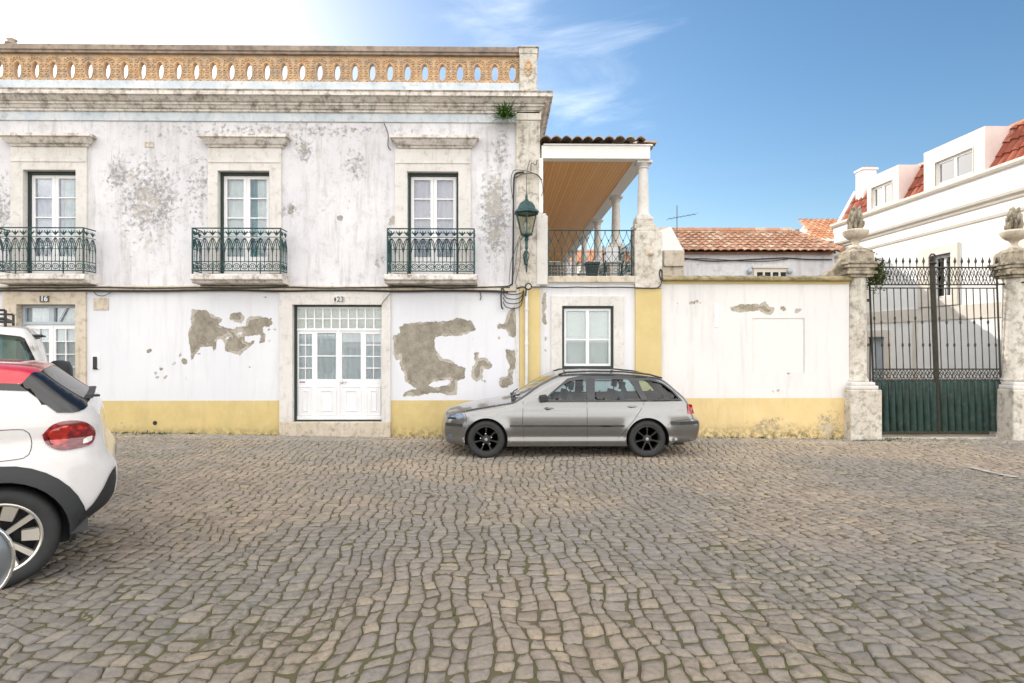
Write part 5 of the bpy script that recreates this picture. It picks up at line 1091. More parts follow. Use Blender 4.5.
cable('lamp_wire', 'dark wire arc crossing the stone corner above the lantern', [cp(515, 178, .08), cp(524, 173.5, .1), cp(536, 174, .1), cp(542, 180, .09)], .009, cat='wire')
cable('lamp_wire', 'straight wire dropping into the top of the lantern', [cp(530, 160, .1), cp(527, 172, .25), (lx, YL, lz(195))], .006, cat='wire')
cable('lamp_wire', 'small bracket wire sticking up from the stone corner over the lantern', [cp(531, 171, .08), cp(531.5, 163, .12), cp(536, 165, .13), cp(537, 160, .10)], .008, cat='wire')
for k, (dx, r_) in enumerate(((0, .006), (3, .005), (6, .005))):
    cable('loose_wire', ['leftmost', 'middle', 'rightmost'][k] + ' of the thin loose wires hanging slack beneath the street lamp', [cp(509 + dx, 284, .08), cp(511 + dx * 1.5, 262, .09), cp(515 + dx, 250 - k * 5, .10), cp(520 + dx, 236, .09)], r_, cat='wire')
for k in range(4):
    cable('junction_wire', ['topmost', 'second', 'third', 'lowest'][k] + ' of the four black wires looping above the rain pipe', [cp(503, 288 + k * 4.5, .08), cp(506, 293 + k * 4.6, .10), cp(514, 294.5 + k * 4.6, .10), cp(521, 293 + k * 4.0, .12), cp(524, 290, .14)], .010, cat='wire')
cable('junction_wire', 'short black drop cable with a knob end left of the rain pipe', [cp(502, 288, .08), cp(501, 296, .08), cp(501.5, 306, .08), cp(503, 309, .06)], .016, cat='wire')
cable('wall_hook', 'curled iron hook and cable ring at the top of the rain pipe', [cp(517, 288, .15), cp(523, 287, .17), cp(526, 289, .17), cp(525.5, 296, .16)], .016, cat='hook')
mb = MB(); v = cp(528.5, 286.5, .18); mb.tube([(v.x + .062 * math.cos(2 * PI * k / 12), v.y, v.z + .062 * math.sin(2 * PI * k / 12)) for k in range(12)], .014, 5, True); tag(mb.build('cable_ring', M['black_cable'], smooth=True), 'round black cable ring where the bundle meets the stone corner', 'ring')
cable('terrace_cable', 'single black cable along the terrace fascia, turning up at the pedestal end', [cp(531, 287, .14)] + [cp(x, 287.3 + .3 * math.sin(x), .09) for x in range(545, 640, 16)] + [cp(652, 288.2, .09), cp(659, 287, .09), cp(661.5, 282, .09), cp(662, 272, .08), cp(660.5, 269.5, .08), cp(659.5, 274, .08), cp(661, 280, .08)], .013)
cable('door_wire', 'short sagging wire stub over the meter cover', [cp(94, 291.5, .06), cp(97, 295, .05), cp(104, 295.6, .05), cp(111, 292.2, .06)], .007, cat='wire')
cable('door_wire', 'small wire stub hanging on the white wall right of the white double door', [cp(480, 292, .06), cp(481, 297, .04), cp(480, 300, .03)], .009, cat='wire')
cable('lintel_wire', 'thin wire running down beside the window hood of the third balcony door', [cp(384, 123, .02), cp(388, 134, .02), cp(388, 146, .03), cp(391, 150, .03)], .008, cat='wire')
cable('lintel_wire', 'thin wire over the lintel end of the white double door', [cp(391, 292, .09), cp(388, 296, .07), cp(383, 302, .065), cp(381, 307, .065)], .006, cat='wire')
def oo(px, py, o=.06): return at(px, py, YO - o)
cable('outbuilding_cable', 'dark cable strung across the white outbuilding wall, upper strand', [oo(681, 258), oo(692, 259), oo(712, 261), oo(740, 260), oo(770, 258.5), oo(788, 258), oo(808, 259.3), oo(832, 259.5)], .018)
cable('outbuilding_cable', 'short second strand of cable on the outbuilding wall left of its small window', [oo(681, 259.5), oo(700, 258.5), oo(712, 259), oo(760, 261.5), oo(788, 259)], .012)
# fern on the cornice
mb = MB(); rr = random.Random(9); v = at(505, 114, D - .22)
for k in range(110):
    a = rr.uniform(0, 2 * PI); e = rr.uniform(-.5, 1.2); L = rr.uniform(.22, .46); d_ = Vector((math.cos(a) * math.cos(e), -abs(math.sin(a)) * math.cos(e) * .8, math.sin(e))); w_ = d_.cross(Vector((0, 0, 1))).normalized() * .012
    P0 = Vector((v.x + rr.uniform(-.08, .08), D - .16 , v.z + rr.uniform(-.06, .03)))
    m1 = P0 + d_ * L * .55; m2 = P0 + d_ * L + Vector((0, 0, -.07 * L / .3)); rn = rr.random()
    mb.add([P0 - w_ * .4, P0 + w_ * .4, m1 + w_, m1 - w_], [[0, 1, 2, 3]], 0, rn); mb.add([m1 - w_, m1 + w_, m2], [[0, 1, 2]], 0, rn)
    for q in range(5):
        b = P0.lerp(m1, .3 + .15 * q); s_ = w_ * 3.2
        mb.add([b, b + s_ + d_ * .02, b + d_ * .018], [[0, 1, 2]], 0, rn); mb.add([b, b - s_ + d_ * .02, b + d_ * .018], [[0, 1, 2]], 0, rn)
tag(mb.build('cornice_fern', M['leaf'], rnd=True, fix=False), 'bright green tuft of weeds growing out of the cornice near the house corner', 'plant')
# weeds at the foot of the walls
mb = MB()
def tuft(mb, x, y, z, n, h, sp):
    for _ in range(n):
        bx, by = x + rr.gauss(0, sp), y + rr.gauss(0, sp * .5); hh = h * rr.uniform(.4, 1.1); a = rr.uniform(0, 2 * PI); w_ = Vector((math.cos(a), math.sin(a), 0)) * rr.uniform(.004, .010); ln = Vector((rr.gauss(0, .4), rr.gauss(0, .4), 1)) * hh
        P0 = Vector((bx, by, z)); mb.add([P0 - w_, P0 + w_, P0 + ln * .6 + w_ * .7, P0 + ln, P0 + ln * .6 - w_ * .7], [[0, 1, 2, 3, 4]], 0, rr.random())
for _ in range(150):
    x = rr.uniform(-9.5, 9); 
    if rr.random() < .5: x = rr.choice([-8.0, -7.6, -6.9, -6.4, 3.8, 4.6, 5.4, 6.8, 7.2, 7.5, 8.0]) + rr.gauss(0, .12)
    tuft(mb, x, 12.15 if not 6.9 < x < 7.9 else 11.95, gz(x, 12.1), rr.randint(3, 12), .055, .03)
for (x, s_) in ((-7.2, .10), (-6.9, .06)): tuft(mb, x, 12.05, gz(x, 12), 40, s_, .10)
tag(mb.build('wall_foot_weeds', M['weed'], rnd=True, fix=False), 'sparse grass and weeds along the foot of the street walls', 'weeds', kind='stuff')
mb = MB()
for _ in range(16000):           # moss and grass in the road joints
    x = rr.uniform(-6, 8); y = rr.uniform(2.2, 10) 
    d_ = math.hypot(x + 3.2, y - 4.6)
    if rr.random() > .12 + 1.0 * math.exp(-d_ * d_ / 2.2) + .25 * math.exp(-((x - .2) ** 2 + (y - 3) ** 2) / 3): continue
    tuft(mb, x, y, gz(x, y) - .012, 4, .022, .018)
tag(mb.build('joint_moss', M['weed'], rnd=True, fix=False), 'low moss and grass growing in the cobble joints', 'moss', kind='stuff')
# worn white line at the right
mb = MB(); a = at(985, 474, 8.2); 
M['road_paint'] = basic('worn_road_paint', (0.46, 0.43, 0.38), .8, var=.2, dirt=(.3, .27, .24))
P = [(7.40, 9.40), (7.44, 6.6), (7.56, 6.6), (7.52, 9.40)]; N = 30
for i in range(N):
    u0, u1 = i / N, (i + .93) / N; q = lambda u, s_: (P[0][0] * (1 - u) + P[1][0] * u if s_ else P[3][0] * (1 - u) + P[2][0] * u, P[0][1] * (1 - u) + P[1][1] * u if s_ else P[3][1] * (1 - u) + P[2][1] * u)
    pts = [q(u0, 1), q(u1, 1), q(u1, 0), q(u0, 0)]; 
    if i < 9 or rr.random() < .3: mb.add([(x + rr.uniform(-.01, .01), y + rr.uniform(-.015, .015), gz(x, y) + .021) for x, y in pts], [[0, 1, 2, 3]])
o = mb.build('road_marking', M['road_paint']); tag(o, kind='structure')

# ================================================================== CARS
def tri(poly, holes, grid, f, side, off=0.0, cell=None, rings=(), ringpoly=None):
    """triangulate polygon with holes in (u,z), lift to y = side*(f+off)"""
    vs = [Vector(p) for p in poly]; es = []; n = len(poly); es += [(i, (i + 1) % n) for i in range(n)]
    for h in holes:
        b = len(vs); vs += [Vector(p) for p in h]; es += [(b + i, b + (i + 1) % len(h)) for i in range(len(h))]
    P = np.array(poly); x0, z0 = P.min(0); x1, z1 = P.max(0)
    gx, gzz = np.meshgrid(np.arange(x0, x1, grid), np.arange(z0, z1, grid), indexing='ij'); gx = gx + (np.arange(gx.shape[1]) % 2)[None] * grid / 2; gx = gx.ravel(); gzz = gzz.ravel()
    for d_ in rings:
        q = np.array(ringpoly); t_ = np.roll(q, -1, 0) - np.roll(q, 1, 0); t_ /= np.linalg.norm(t_, axis=1)[:, None] + 1e-9
        for s_ in (-1, 1): gx = np.concatenate([gx, q[:, 0] + s_ * t_[:, 1] * d_]); gzz = np.concatenate([gzz, q[:, 1] - s_ * t_[:, 0] * d_])
    ok = pin(poly, gx, gzz) & (pdist(P, gx, gzz) > grid * .22)
    for h in holes: ok &= ~pin(h, gx, gzz) & (pdist(np.array(h), gx, gzz) > grid * .22)
    vs += [Vector((a, b)) for a, b in zip(gx[ok], gzz[ok])]
    V, E, F = delaunay_2d_cdt(vs, es, [], 0, 1e-5)[:3]
    VA = np.array([(v.x, v.y) for v in V]); T = np.array([list(t_) for t_ in F if len(t_) == 3]); cen = VA[T].mean(1)
    k = pin(poly, cen[:, 0], cen[:, 1])
    for h in holes: k &= ~pin(h, cen[:, 0], cen[:, 1])
    T = T[k]; cen = cen[k]; Yv = f(VA[:, 0], VA[:, 1]) + off
    pts = np.stack([VA[:, 0], side * Yv, VA[:, 1]], -1)
    return pts.tolist(), (T if side < 0 else T[:, ::-1]).tolist(), cen
class Car:
    def __init__(s, root, prof, sill, wheels, R_w, R_a, hw, belt, tumble, pf=(.55, .16), pr=(.5, .14), r=.10, step=.04, crown=.03, bow=.07):
        s.root, s.wheels, s.Rw, s.Ra, s.hw, s.belt, s.tumble, s.pf, s.pr, s.r, s.crown = root, wheels, R_w, R_a, hw, belt, tumble, pf, pr, r, crown; s.bow = bow
        s.top = resample(catmull(prof, 8), step); s.L = max(p[0] for p in s.top); s.sill = sill
        bot = []; fr, re_ = wheels
        def archpts(u):
            zc = R_w; a0 = math.asin((sill - zc) / R_a) if abs(sill - zc) < R_a else 0
            return [(u + R_a * math.cos(t_), zc + R_a * math.sin(t_)) for t_ in np.linspace(a0, PI - a0, 22)]
        bot += archpts(re_); bot += resample([(re_ - R_a - .02, sill), (fr + R_a + .02, sill)], .08); bot += archpts(fr)
        s.poly = s.top + bot; s.ta = np.array(s.top)
    def f(s, u, z):
        u = np.asarray(u, float); z = np.asarray(z, float)
        y = np.full(u.shape, s.hw)
        y = y - s.pf[1] * np.clip((s.pf[0] - u) / s.pf[0], 0, 1) ** 2.1 - s.pr[1] * np.clip((u - (s.L - s.pr[0])) / s.pr[0], 0, 1) ** 2.1
        up = np.clip(z - s.belt, 0, 9); y = y - s.tumble * np.where(up < .08, up * up / .16, up - .04)
        y = y - .035 * np.clip((z - .55) / .40, 0, 1) ** 2 * (z < s.belt + .5) - .04 * np.clip((.50 - z) / .30, 0, 1) ** 1.5
        y = y - .012 * np.clip(1 - np.abs(z - (s.belt - .09)) / .05, 0, 1) ** 2
        y = y + .028 / (1 + np.exp((z - s.sill - .115) / .008)) + .010 / (1 + np.exp((z - s.belt + .17) / .012))
        for w_ in s.wheels: d_ = np.hypot(u - w_, z - s.Rw) - s.Ra; y = y + .022 * np.exp(-(d_ / .07) ** 2)
        d = pdist(s.ta, u, z, False); q = np.clip(d, 0, s.r) / s.r
        return y - s.r * (1 - np.sqrt(np.clip(1 - (1 - q) ** 2, 0, 1)))
    def fg(s, u, z): u = np.asarray(u, float); a, b = s.belt + .08, s.belt + .30; fa = s.f(u, np.full(u.shape, a)); fb = s.f(u, np.full(u.shape, b)); return fa + (fb - fa) * (z - a) / (b - a)
    def side_panel(s, name, holes, mats, par, mif=None, grid=.05):
        mb = MB()
        for sd in (-1, 1):
            v, fc, cen = tri(s.poly, holes, grid, s.f, sd, 0, rings=(.006, .018, .04), ringpoly=s.top)
            if mif is None: mb.add(v, fc)
            else:
                mi = mif(cen); n = len(mb.v); mb.v.extend(v); mb.f.extend([[a + n for a in q] for q in fc]); mb.mi.extend([int(q) for q in mi]); mb.rnd.extend([0] * len(fc))
        return mb
    def strip(s, mb, sel, mif=None, t0=-1, t1=1, nt_=14, off=0.0):
        T = np.array(s.top); yE = s.f(T[:, 0], T[:, 1]); tg = np.gradient(T, axis=0); tg /= np.linalg.norm(tg, axis=1)[:, None]; nrm = np.stack([-tg[:, 1], tg[:, 0]], -1)
        # outward: front-bottom -> over top -> rear-bottom means left of travel is outside
        cr = s.crown * np.ones(len(T)); steep = np.abs(tg[:, 1]); cr = cr + s.bow * steep ** 2 * (T[:, 1] < s.belt + .05)
        ts = np.linspace(t0, t1, nt_); base = len(mb.v); m_ = len(ts)
        for k in range(len(T)):
            for t_ in ts:
                c_ = cr[k] * (1 - t_ * t_) + off; mb.v.append((T[k, 0] + nrm[k, 0] * c_, t_ * yE[k], T[k, 1] + nrm[k, 1] * c_))
        for k in range(len(T) - 1):
            mid = (T[k] + T[k + 1]) / 2
            for j in range(m_ - 1):
                tm = (ts[j] + ts[j + 1]) / 2
                if not sel(mid[0], mid[1], abs(tm), k): continue
                mb.f.append([base + k * m_ + j, base + k * m_ + j + 1, base + (k + 1) * m_ + j + 1, base + (k + 1) * m_ + j]); mb.mi.append(mif(mid[0], mid[1]) if mif else 0); mb.rnd.append(0)
        return mb
    def patch(s, name, poly, m, par, off=.004, grid=.05, holes=(), sides=(-1, 1), th=.012, smooth=True):
        for sd in sides:
            mb = MB()
            v, fc, _ = tri(poly, list(holes), grid, s.f, sd, off); mb.add(v, fc)
            for loop in [poly] + list(holes):
                q = np.array(loop); y_ = s.f(q[:, 0], q[:, 1]); n = len(q)
                vs = [(a, sd * (y + off), b) for (a, b), y in zip(loop, y_)] + [(a, sd * (y + off - th), b) for (a, b), y in zip(loop, y_)]
                mb.add(vs, [[i, (i + 1) % n, n + (i + 1) % n, n + i] for i in range(n)])
            o = mb.build(name, m, par, auto=50 if smooth else None)
        return o
    def line(s, pts, w=.006, closed=False):
        P = [Vector(p) for p in resample(pts, .035)]; L_, R2 = [], []
        for i, p in enumerate(P):
            a, b = P[max(i - 1, 0)], P[min(i + 1, len(P) - 1)]; t_ = (b - a).normalized(); nn = Vector((-t_.y, t_.x)) * w / 2; L_.append(tuple(p + nn)); R2.append(tuple(p - nn))
        return L_ + R2[::-1]
    def gap(s, mb, pts, w=.007, off=.0012):
        q = s.line(pts, w); n = len(q) // 2; A_ = np.array(q); y_ = s.f(A_[:, 0], A_[:, 1]) + off
        for sd in (-1, 1): mb.add([(a, sd * y, b) for (a, b), y in zip(q, y_)], [[i, i + 1, 2 * n - 2 - i, 2 * n - 1 - i] for i in range(n - 1)])
    def wheel(s, u, sd, style, rimR, w=.205, inset=.0):
        y0 = sd * (float(s.f(np.array([u]), np.array([s.Rw + s.Ra + .02]))[0]) - .015 - w / 2 - inset); R_ = s.Rw; mb = MB(); c = (u, y0, R_); h = w / 2
        mb.lathe([(rimR - .02, -h + .03), (rimR, -h + .012), (rimR + .012, -h + .004), (R_ - .05, -h), (R_ - .018, -h + .008), (R_ - .006, -h + .03), (R_, -h + .06), (R_, h - .06), (R_ - .006, h - .03), (R_ - .018, h - .008), (R_ - .05, h), (rimR + .012, h - .004), (rimR, h - .012), (rimR - .02, h - .03)], c, 44, 'Y', caps=False)
        tyre = mb.build('wheel', M['rubber'], s.root, smooth=True)
        o_ = sd * h; yo = lambda k: y0 + o_ - sd * k           # k metres in from the outer face
        mb = MB(); mb.lathe([(rimR + .006, o_ - sd * .012), (rimR - .004, o_ - sd * .006), (rimR - .018, o_ - sd * .016), (rimR - .03, o_ - sd * .05), (rimR - .035, -o_)], c, 40, 'Y', caps=False)
        mb.lathe([(.0, o_ - sd * .10), (rimR - .03, o_ - sd * .10)], c, 30, 'Y')
        rim = mb.build('rim', M['black_wheel'] if style == 'dark' else M['black_plastic'], tyre, auto=40)
        if style == 'dark':
            mb = MB()
            for k in range(7):
                a = 2 * PI * k / 7 + PI / 2
                for (ra, rb, wa, wb) in ((.05, rimR - .012, .034, .05),):
                    d_ = Vector((math.cos(a), 0, math.sin(a))); q = Vector((-math.sin(a), 0, math.cos(a))); C0 = Vector(c)
                    vs = []
                    for (r_, ww, dep) in ((ra, wa, .030), (rb * .6, wa * .8, .022), (rb, wb, .016)):
                        for (s_, dd) in ((-1, .03), (-.6, 0), (.6, 0), (1, .03)): p_ = C0 + d_ * r_ + q * s_ * ww / 2; vs.append((p_.x, y0 + o_ - sd * (dep + dd), p_.z))
                    mb.add(vs, [[j * 4 + i, j * 4 + i + 1, j * 4 + i + 5, j * 4 + i + 4] for j in range(2) for i in range(3)])
            mb.lathe([(.075, o_ - sd * .06), (.07, o_ - sd * .028), (.03, o_ - sd * .024), (0, o_ - sd * .024)], c, 20, 'Y'); mb.build('spokes', M['black_wheel'], tyre, auto=40)
            mb = MB(); mb.lathe([(.03, o_ - sd * .022), (.026, o_ - sd * .016), (0, o_ - sd * .015)], c, 14, 'Y')
            if u < 2:
                for k in range(5): a = 2 * PI * k / 5 + .4; mb.lathe([(.013, o_ - sd * .024), (.011, o_ - sd * .012), (0, o_ - sd * .010)], (c[0] + .095 * math.cos(a), c[1], c[2] + .095 * math.sin(a)), 8, 'Y')
            mb.build('centre_cap', M['silver'], tyre)
        elif style == 'cut':
            mb = MB()
            for k in range(10):
                a = R(36) * k + (0 if True else 0); long_ = k % 2 == 1; ra, rb = (.04, rimR - .01) if long_ else (.115, rimR - .01); wa, wb = (.030, .042) if long_ else (.075, .095)
                d_ = Vector((math.cos(a), 0, math.sin(a))); q = Vector((-math.sin(a), 0, math.cos(a))); C0 = Vector(c); vs = []
                for (r_, ww, dep) in ((ra, wa, .032), (rb, wb, .014)):
                    for (s_, dd) in ((-1, .025), (-.86, 0), (.86, 0), (1, .025)): p_ = C0 + d_ * r_ + q * s_ * ww / 2; vs.append((p_.x, y0 + o_ - sd * (dep + dd), p_.z))
                mb.add(vs, [[i, i + 1, i + 5, i + 4] for i in range(3)])
            mb.lathe([(rimR + .004, o_ - sd * .010), (rimR - .003, o_ - sd * .004), (rimR - .014, o_ - sd * .012)], c, 40, 'Y', caps=False); mb.build('spokes', M['machined'], tyre, auto=40)
            mb = MB(); mb.lathe([(.05, o_ - sd * .03), (.045, o_ - sd * .022), (0, o_ - sd * .02)], c, 16, 'Y'); mb.build('centre_cap', M['black_plastic'], tyre)
        else:
            mb = MB()
            for k in range(6):
                a = 2 * PI * k / 6; mb.obox((c[0] + .11 * math.cos(a), y0 + o_ - sd * .03, c[2] + .11 * math.sin(a)), .16, .02, .05, ry=-a)
            mb.lathe([(.06, o_ - sd * .03), (.05, o_ - sd * .015), (0, o_ - sd * .012)], c, 16, 'Y'); mb.build('spokes', M['silver'], tyre, bevel=.004)
        return tyre
    def under(s, zc=.62, zr=.26):
        mb = MB(); hw2 = s.hw - .30; mb.box(.22, s.L - .25, -hw2, hw2, .17, zc); fr, re_ = s.wheels
        mb.box(fr + s.Ra + .03, re_ - s.Ra - .03, -s.hw + .10, s.hw - .10, .18, .50); mb.box(re_ + s.Ra + .03, s.L - .20, -s.hw + .16, s.hw - .16, zr, zc); mb.box(.16, max(.2, fr - s.Ra - .03), -s.hw + .26, s.hw - .26, .22, zc)
        for u in s.wheels:
            for sd in (-1, 1):
                a_ = [(u + (s.Ra + .012) * math.cos(t_), s.Rw + (s.Ra + .012) * math.sin(t_)) for t_ in np.linspace(-.35, PI + .35, 18)]; n = len(a_)
                mb.add([(x, sd * (s.hw - .035), z) for x, z in a_] + [(x, sd * hw2, z) for x, z in a_], [[i, i + 1, n + i + 1, n + i] for i in range(n - 1)])
        return mb.build('underbody', M['black_plastic'], s.root)
    def seats(s, rows, zf, zt, m='seat'):
        for u in rows:
            for sd in (-.37, .37):
                mb = MB(); mb.obox((u, sd, zf + .04), .48, .46, .12); mb.obox((u + .24, sd, zf + .24), .10, .42, .42, ry=R(14)); mb.obox((u + .33, sd, zt - .10), .07, .22, .14, ry=R(10)); mb.tube([(u + .31, sd, zf + .4), (u + .33, sd, zt - .12)], .012, 5); mb.build('seat', M[m], s.root, bevel=.04, seg=3)

# ---- grey estate car by the wall
rb = thing('estate_car', 'silver grey estate car with black wheels parked along the wall under the small window', 'car', (-1.02, 10.89, 0), 0, local=True)
bu = lambda px, py: ((px - 503) / 58.8 + 1.02, 1.97 - (py - 341.5) / 58.8)
prof = [(.30, .20), (.12, .21), (.04, .27), (.005, .38), (.0, .50), (.02, .60), (.05, .68), (.12, .735), (.30, .785), (.60, .845), (.92, .895), (1.18, .94), (1.30, 1.00), (1.60, 1.21), (1.88, 1.355), (2.02, 1.395), (2.3, 1.415), (2.7, 1.42), (3.1, 1.41), (3.45, 1.38), (3.68, 1.345), (3.82, 1.29), (3.98, 1.15), (4.14, 1.00), (4.22, .88), (4.27, .74), (4.30, .66), (4.39, .62), (4.41, .52), (4.38, .38), (4.32, .28), (4.15, .25), (3.95, .25)]
car = Car(rb, prof, .205, (.735, 3.46), .318, .365, .87, .96, .40, pf=(.62, .20), pr=(.5, .12), r=.09)
wA = [bu(545.5, 399.5), bu(553, 393), bu(562, 386), bu(571.5, 381), bu(586.5, 379.5), bu(586, 399.8)]
wB = [bu(594.5, 399.7), bu(595.5, 379.5), bu(629.5, 379.8), bu(634, 386), bu(641, 399.3)]
wC = [bu(647, 399.2), bu(642, 389), bu(639.5, 381), bu(652, 380.8), bu(663, 384), bu(672, 391), bu(678.5, 398.8)]
def dens(P, st=.05): P = list(P) + [P[0]]; return resample(P, st)[:-1]
wins_c = [dens(q) for q in (wA, wB, wC)]
wsr = (1.24, 1.95); rwr = (3.80, 4.15)
isws = lambda u, z, t_: (wsr[0] < u < wsr[1] and z > .99 and t_ < .88); isrw = lambda u, z, t_: (rwr[0] < u < rwr[1] and z > 1.0 and t_ < .86)
mb = car.side_panel('body', wins_c, None, rb); car.strip(mb, lambda u, z, t_, k: not (isws(u, z, t_) or isrw(u, z, t_)))
body = mb.build('body', M['car_silver'], rb, auto=38)
mb = MB(); car.strip(mb, lambda u, z, t_, k: isws(u, z, t_), off=-.004); mb.build('windscreen', M['car_glass'], rb, smooth=True)
mb = MB(); car.strip(mb, lambda u, z, t_, k: isrw(u, z, t_), off=-.004); mb.build('rear_window', M['car_glass'], rb, smooth=True)
for q in wins_c:
    for sd in (-1, 1): mb = MB(); v, fc, _ = tri(q, [], .06, car.fg, sd, -.022); mb.add(v, fc); mb.build('side_window', M['car_glass'], rb, smooth=True)
trim = [bu(541.5, 402), bu(549, 394), bu(559, 386), bu(568, 378.6), bu(584, 375.6), bu(610, 375.2), bu(640, 376.8), bu(654, 378.8), bu(665, 383.8), bu(674.5, 391.5), bu(682.5, 401), bu(660, 401.4), bu(600, 401.8)]  # black trim, top edge raised to paint the roof side's dark reflection
car.patch('window_trim', dens(trim), M['gloss_black'], rb, off=.007, th=.03, holes=wins_c, grid=.04, smooth=False)
car.under(.66)
car.seats((1.9, 2.80), .62, 1.29)
mb = MB(); mb.obox((1.36, 0, .90), .40, 1.35, .16); mb.tube([(1.66 + .05 * math.sin(2 * PI * k / 16), -.37 + .18 * math.cos(2 * PI * k / 16), .98 + .17 * math.sin(2 * PI * k / 16)) for k in range(16)], .014, 5, True); mb.build('dashboard', M['seat'], rb, bevel=.03)
for sd in (-1, 1): mb = MB(); mb.tube([(1.98, sd * .60, 1.395), (2.1, sd * .595, 1.435), (2.5, sd * .60, 1.455), (3.1, sd * .60, 1.445), (3.55, sd * .60, 1.40), (3.78, sd * .60, 1.335)], .016, 6); mb.build('roof_rail', M['black_plastic'], rb, smooth=True)
zs1 = .548; car.patch('side_moulding', dens(car.line([(1.13, zs1), (3.08, zs1 - .004)], .030)), M['black_plastic'], rb, off=.012)
car.patch('front_bumper_strip', dens(car.line([(.03, .555), (.16, .56), (.33, .555)], .05)), M['black_plastic'], rb, off=.012)
car.patch('rear_bumper_strip', dens(car.line([(3.86, .585), (4.1, .59), (4.37, .59)], .055)), M['black_plastic'], rb, off=.014)
car.patch('headlight', dens([(.045, .68), (.12, .722), (.25, .752), (.34, .755), (.37, .71), (.34, .665), (.20, .655), (.08, .65)]), M['lens_reflect_blue'], rb, off=.008)
car.patch('tail_light', dens([(4.155, .905), (4.245, .90), (4.285, .74), (4.15, .735)]), M['tail_red'], rb, off=.008, grid=.03)
car.patch('fog_light', dens([(.075, .355), (.09, .39), (.125, .40), (.155, .385), (.16, .35), (.13, .335), (.095, .335)], .02), M['lens_reflect_blue'], rb, off=.005, grid=.02)
mb = MB()
for q in ([(1.36, .96), (1.35, .60), (1.37, .33), (1.39, .22)], [(2.44, .95), (2.44, .22)], [(3.42, .95), (3.37, .84), (3.24, .66), (3.10, .50), (3.02, .38), (2.94, .33), (2.5, .325), (1.40, .325)], [(.36, .78), (.40, .70), (.40, .58), (.37, .50)], [(.40, .80), (.8, .865), (1.2, .92)], [(3.86, .62), (4.0, .635), (4.28, .66)], [(3.80, .55), (3.86, .62)]): car.gap(mb, q)
mb.build('panel_gap', M['dark_void'], rb)
for (px, py) in ((548.5, 407.8), (631.5, 406.3)):
    u, z = bu(px, py)
    for sd in (-1, 1): mb = MB(); y_ = float(car.f(np.array([u]), np.array([z]))[0]); mb.blob((u, sd * (y_ + .012), z), .085, .018, .017, 12, 8); mb.blob((u - .02, sd * (y_ + .002), z - .01), .05, .010, .030, 10, 6); mb.build('door_handle', M['car_silver'], rb, smooth=True)
u, z = bu(541, 398.5)
for sd in (-1, 1): mb = MB(); mb.obox((u + .03, sd * .93, z + .015), .13, .19, .115, ry=R(-8)); mb.obox((u + .05, sd * .85, z - .03), .06, .12, .04); mb.build('wing_mirror', M['black_plastic'], rb, bevel=.035, seg=3)
for sd in (-1, 1): mb = MB(); mb.tube([(1.19, sd * .1, 1.0), (1.22, sd * .45, 1.02), (1.30, sd * .60, 1.055)], .012, 5); mb.build('wiper', M['black_plastic'], rb)
for sd in (-1, 1): mb = MB(); mb.box(-.035, .03, sd * .095 - .085, sd * .095 + .085, .60, .70); mb.build('grille', M['black_plastic'], rb, bevel=.02)
for u in (.735, 3.46):
    for sd in (-1, 1): car.wheel(u, sd, 'dark', .222)

# ---- white hatchback with red roof
A3 = R(34.0); ca, sa = math.cos(A3), math.sin(A3); rdir = RGT * ca + FWD * sa; ldir = -RGT * sa + FWD * ca     # rearwards, far side
wcx, wcd = -3.305, 3.83; W3 = .865; wc = RGT * wcx + FWD * wcd + ldir * (W3 - .03); org = wc - rdir * 3.36
rc = thing('hatchback', 'white hatchback with a crimson roof and black arch cladding, at the left edge', 'car', (org.x, org.y, .375), A3 - YAW, local=True)
Q = lambda t_, z: (3.36 + t_, z)
prof = [(.35, .22), (.12, .24), (.03, .34), (.0, .50), (.02, .66), (.10, .80), (.28, .90), (.6, .97), (.95, 1.02), (1.15, 1.08), (1.45, 1.27), (1.72, 1.41), (2.0, 1.465), (2.5, 1.48), (3.0, 1.465), Q(-.05, 1.445), Q(.12, 1.425), Q(.20, 1.395), Q(.30, 1.305), Q(.41, 1.215), Q(.47, 1.175), Q(.505, 1.12), Q(.54, 1.04), Q(.555, .94), Q(.57, .84), Q(.60, .78), Q(.635, .70), Q(.64, .60), Q(.625, .50), Q(.58, .43), Q(.50, .375), Q(.42, .335)]
c3 = Car(rc, prof, .24, (.82, 3.36), .325, .375, W3, 1.02, .30, pf=(.6, .18), pr=(.42, .17), r=.10, step=.035, crown=.012, bow=-.02)
win3 = [dens([(1.25, 1.06), (1.5, 1.22), (1.75, 1.335), (2.12, 1.36), (2.12, 1.06)]), dens([(2.2, 1.06), (2.2, 1.36), (2.9, 1.35), (3.12, 1.30), (3.05, 1.10)])]
mb = c3.side_panel('body', win3, None, rc, lambda c: np.where(((c[:, 0] > 3.36 + .19) & (c[:, 1] > 1.16)) | ((c[:, 0] > 3.7) & (c[:, 1] < .40)), 2, ((c[:, 1] > 1.30) & (c[:, 0] > 1.6) & (c[:, 0] < 3.36 + .19)).astype(int)))
glass3 = lambda u, z, t_: (3.36 + .19 < u < 3.36 + .475 and z > 1.175 and t_ < 2); ws3 = lambda u, z, t_: 1.18 < u < 1.68 and z > 1.06 and t_ < .88
c3.strip(mb, lambda u, z, t_, k: not (glass3(u, z, t_) or ws3(u, z, t_)), lambda u, z: 1 if (z > 1.30 and u > 1.6) else (2 if z < .68 else 0))
mb.build('body', [M['car_white'], M['car_red'], M['black_plastic']], rc, auto=38)
mb = MB(); c3.strip(mb, lambda u, z, t_, k: glass3(u, z, t_), off=-.002); mb.build('rear_window', M['dark_glass'], rc, smooth=True)
mb = MB(); c3.strip(mb, lambda u, z, t_, k: ws3(u, z, t_), off=-.003); mb.build('windscreen', M['car_glass'], rc, smooth=True)
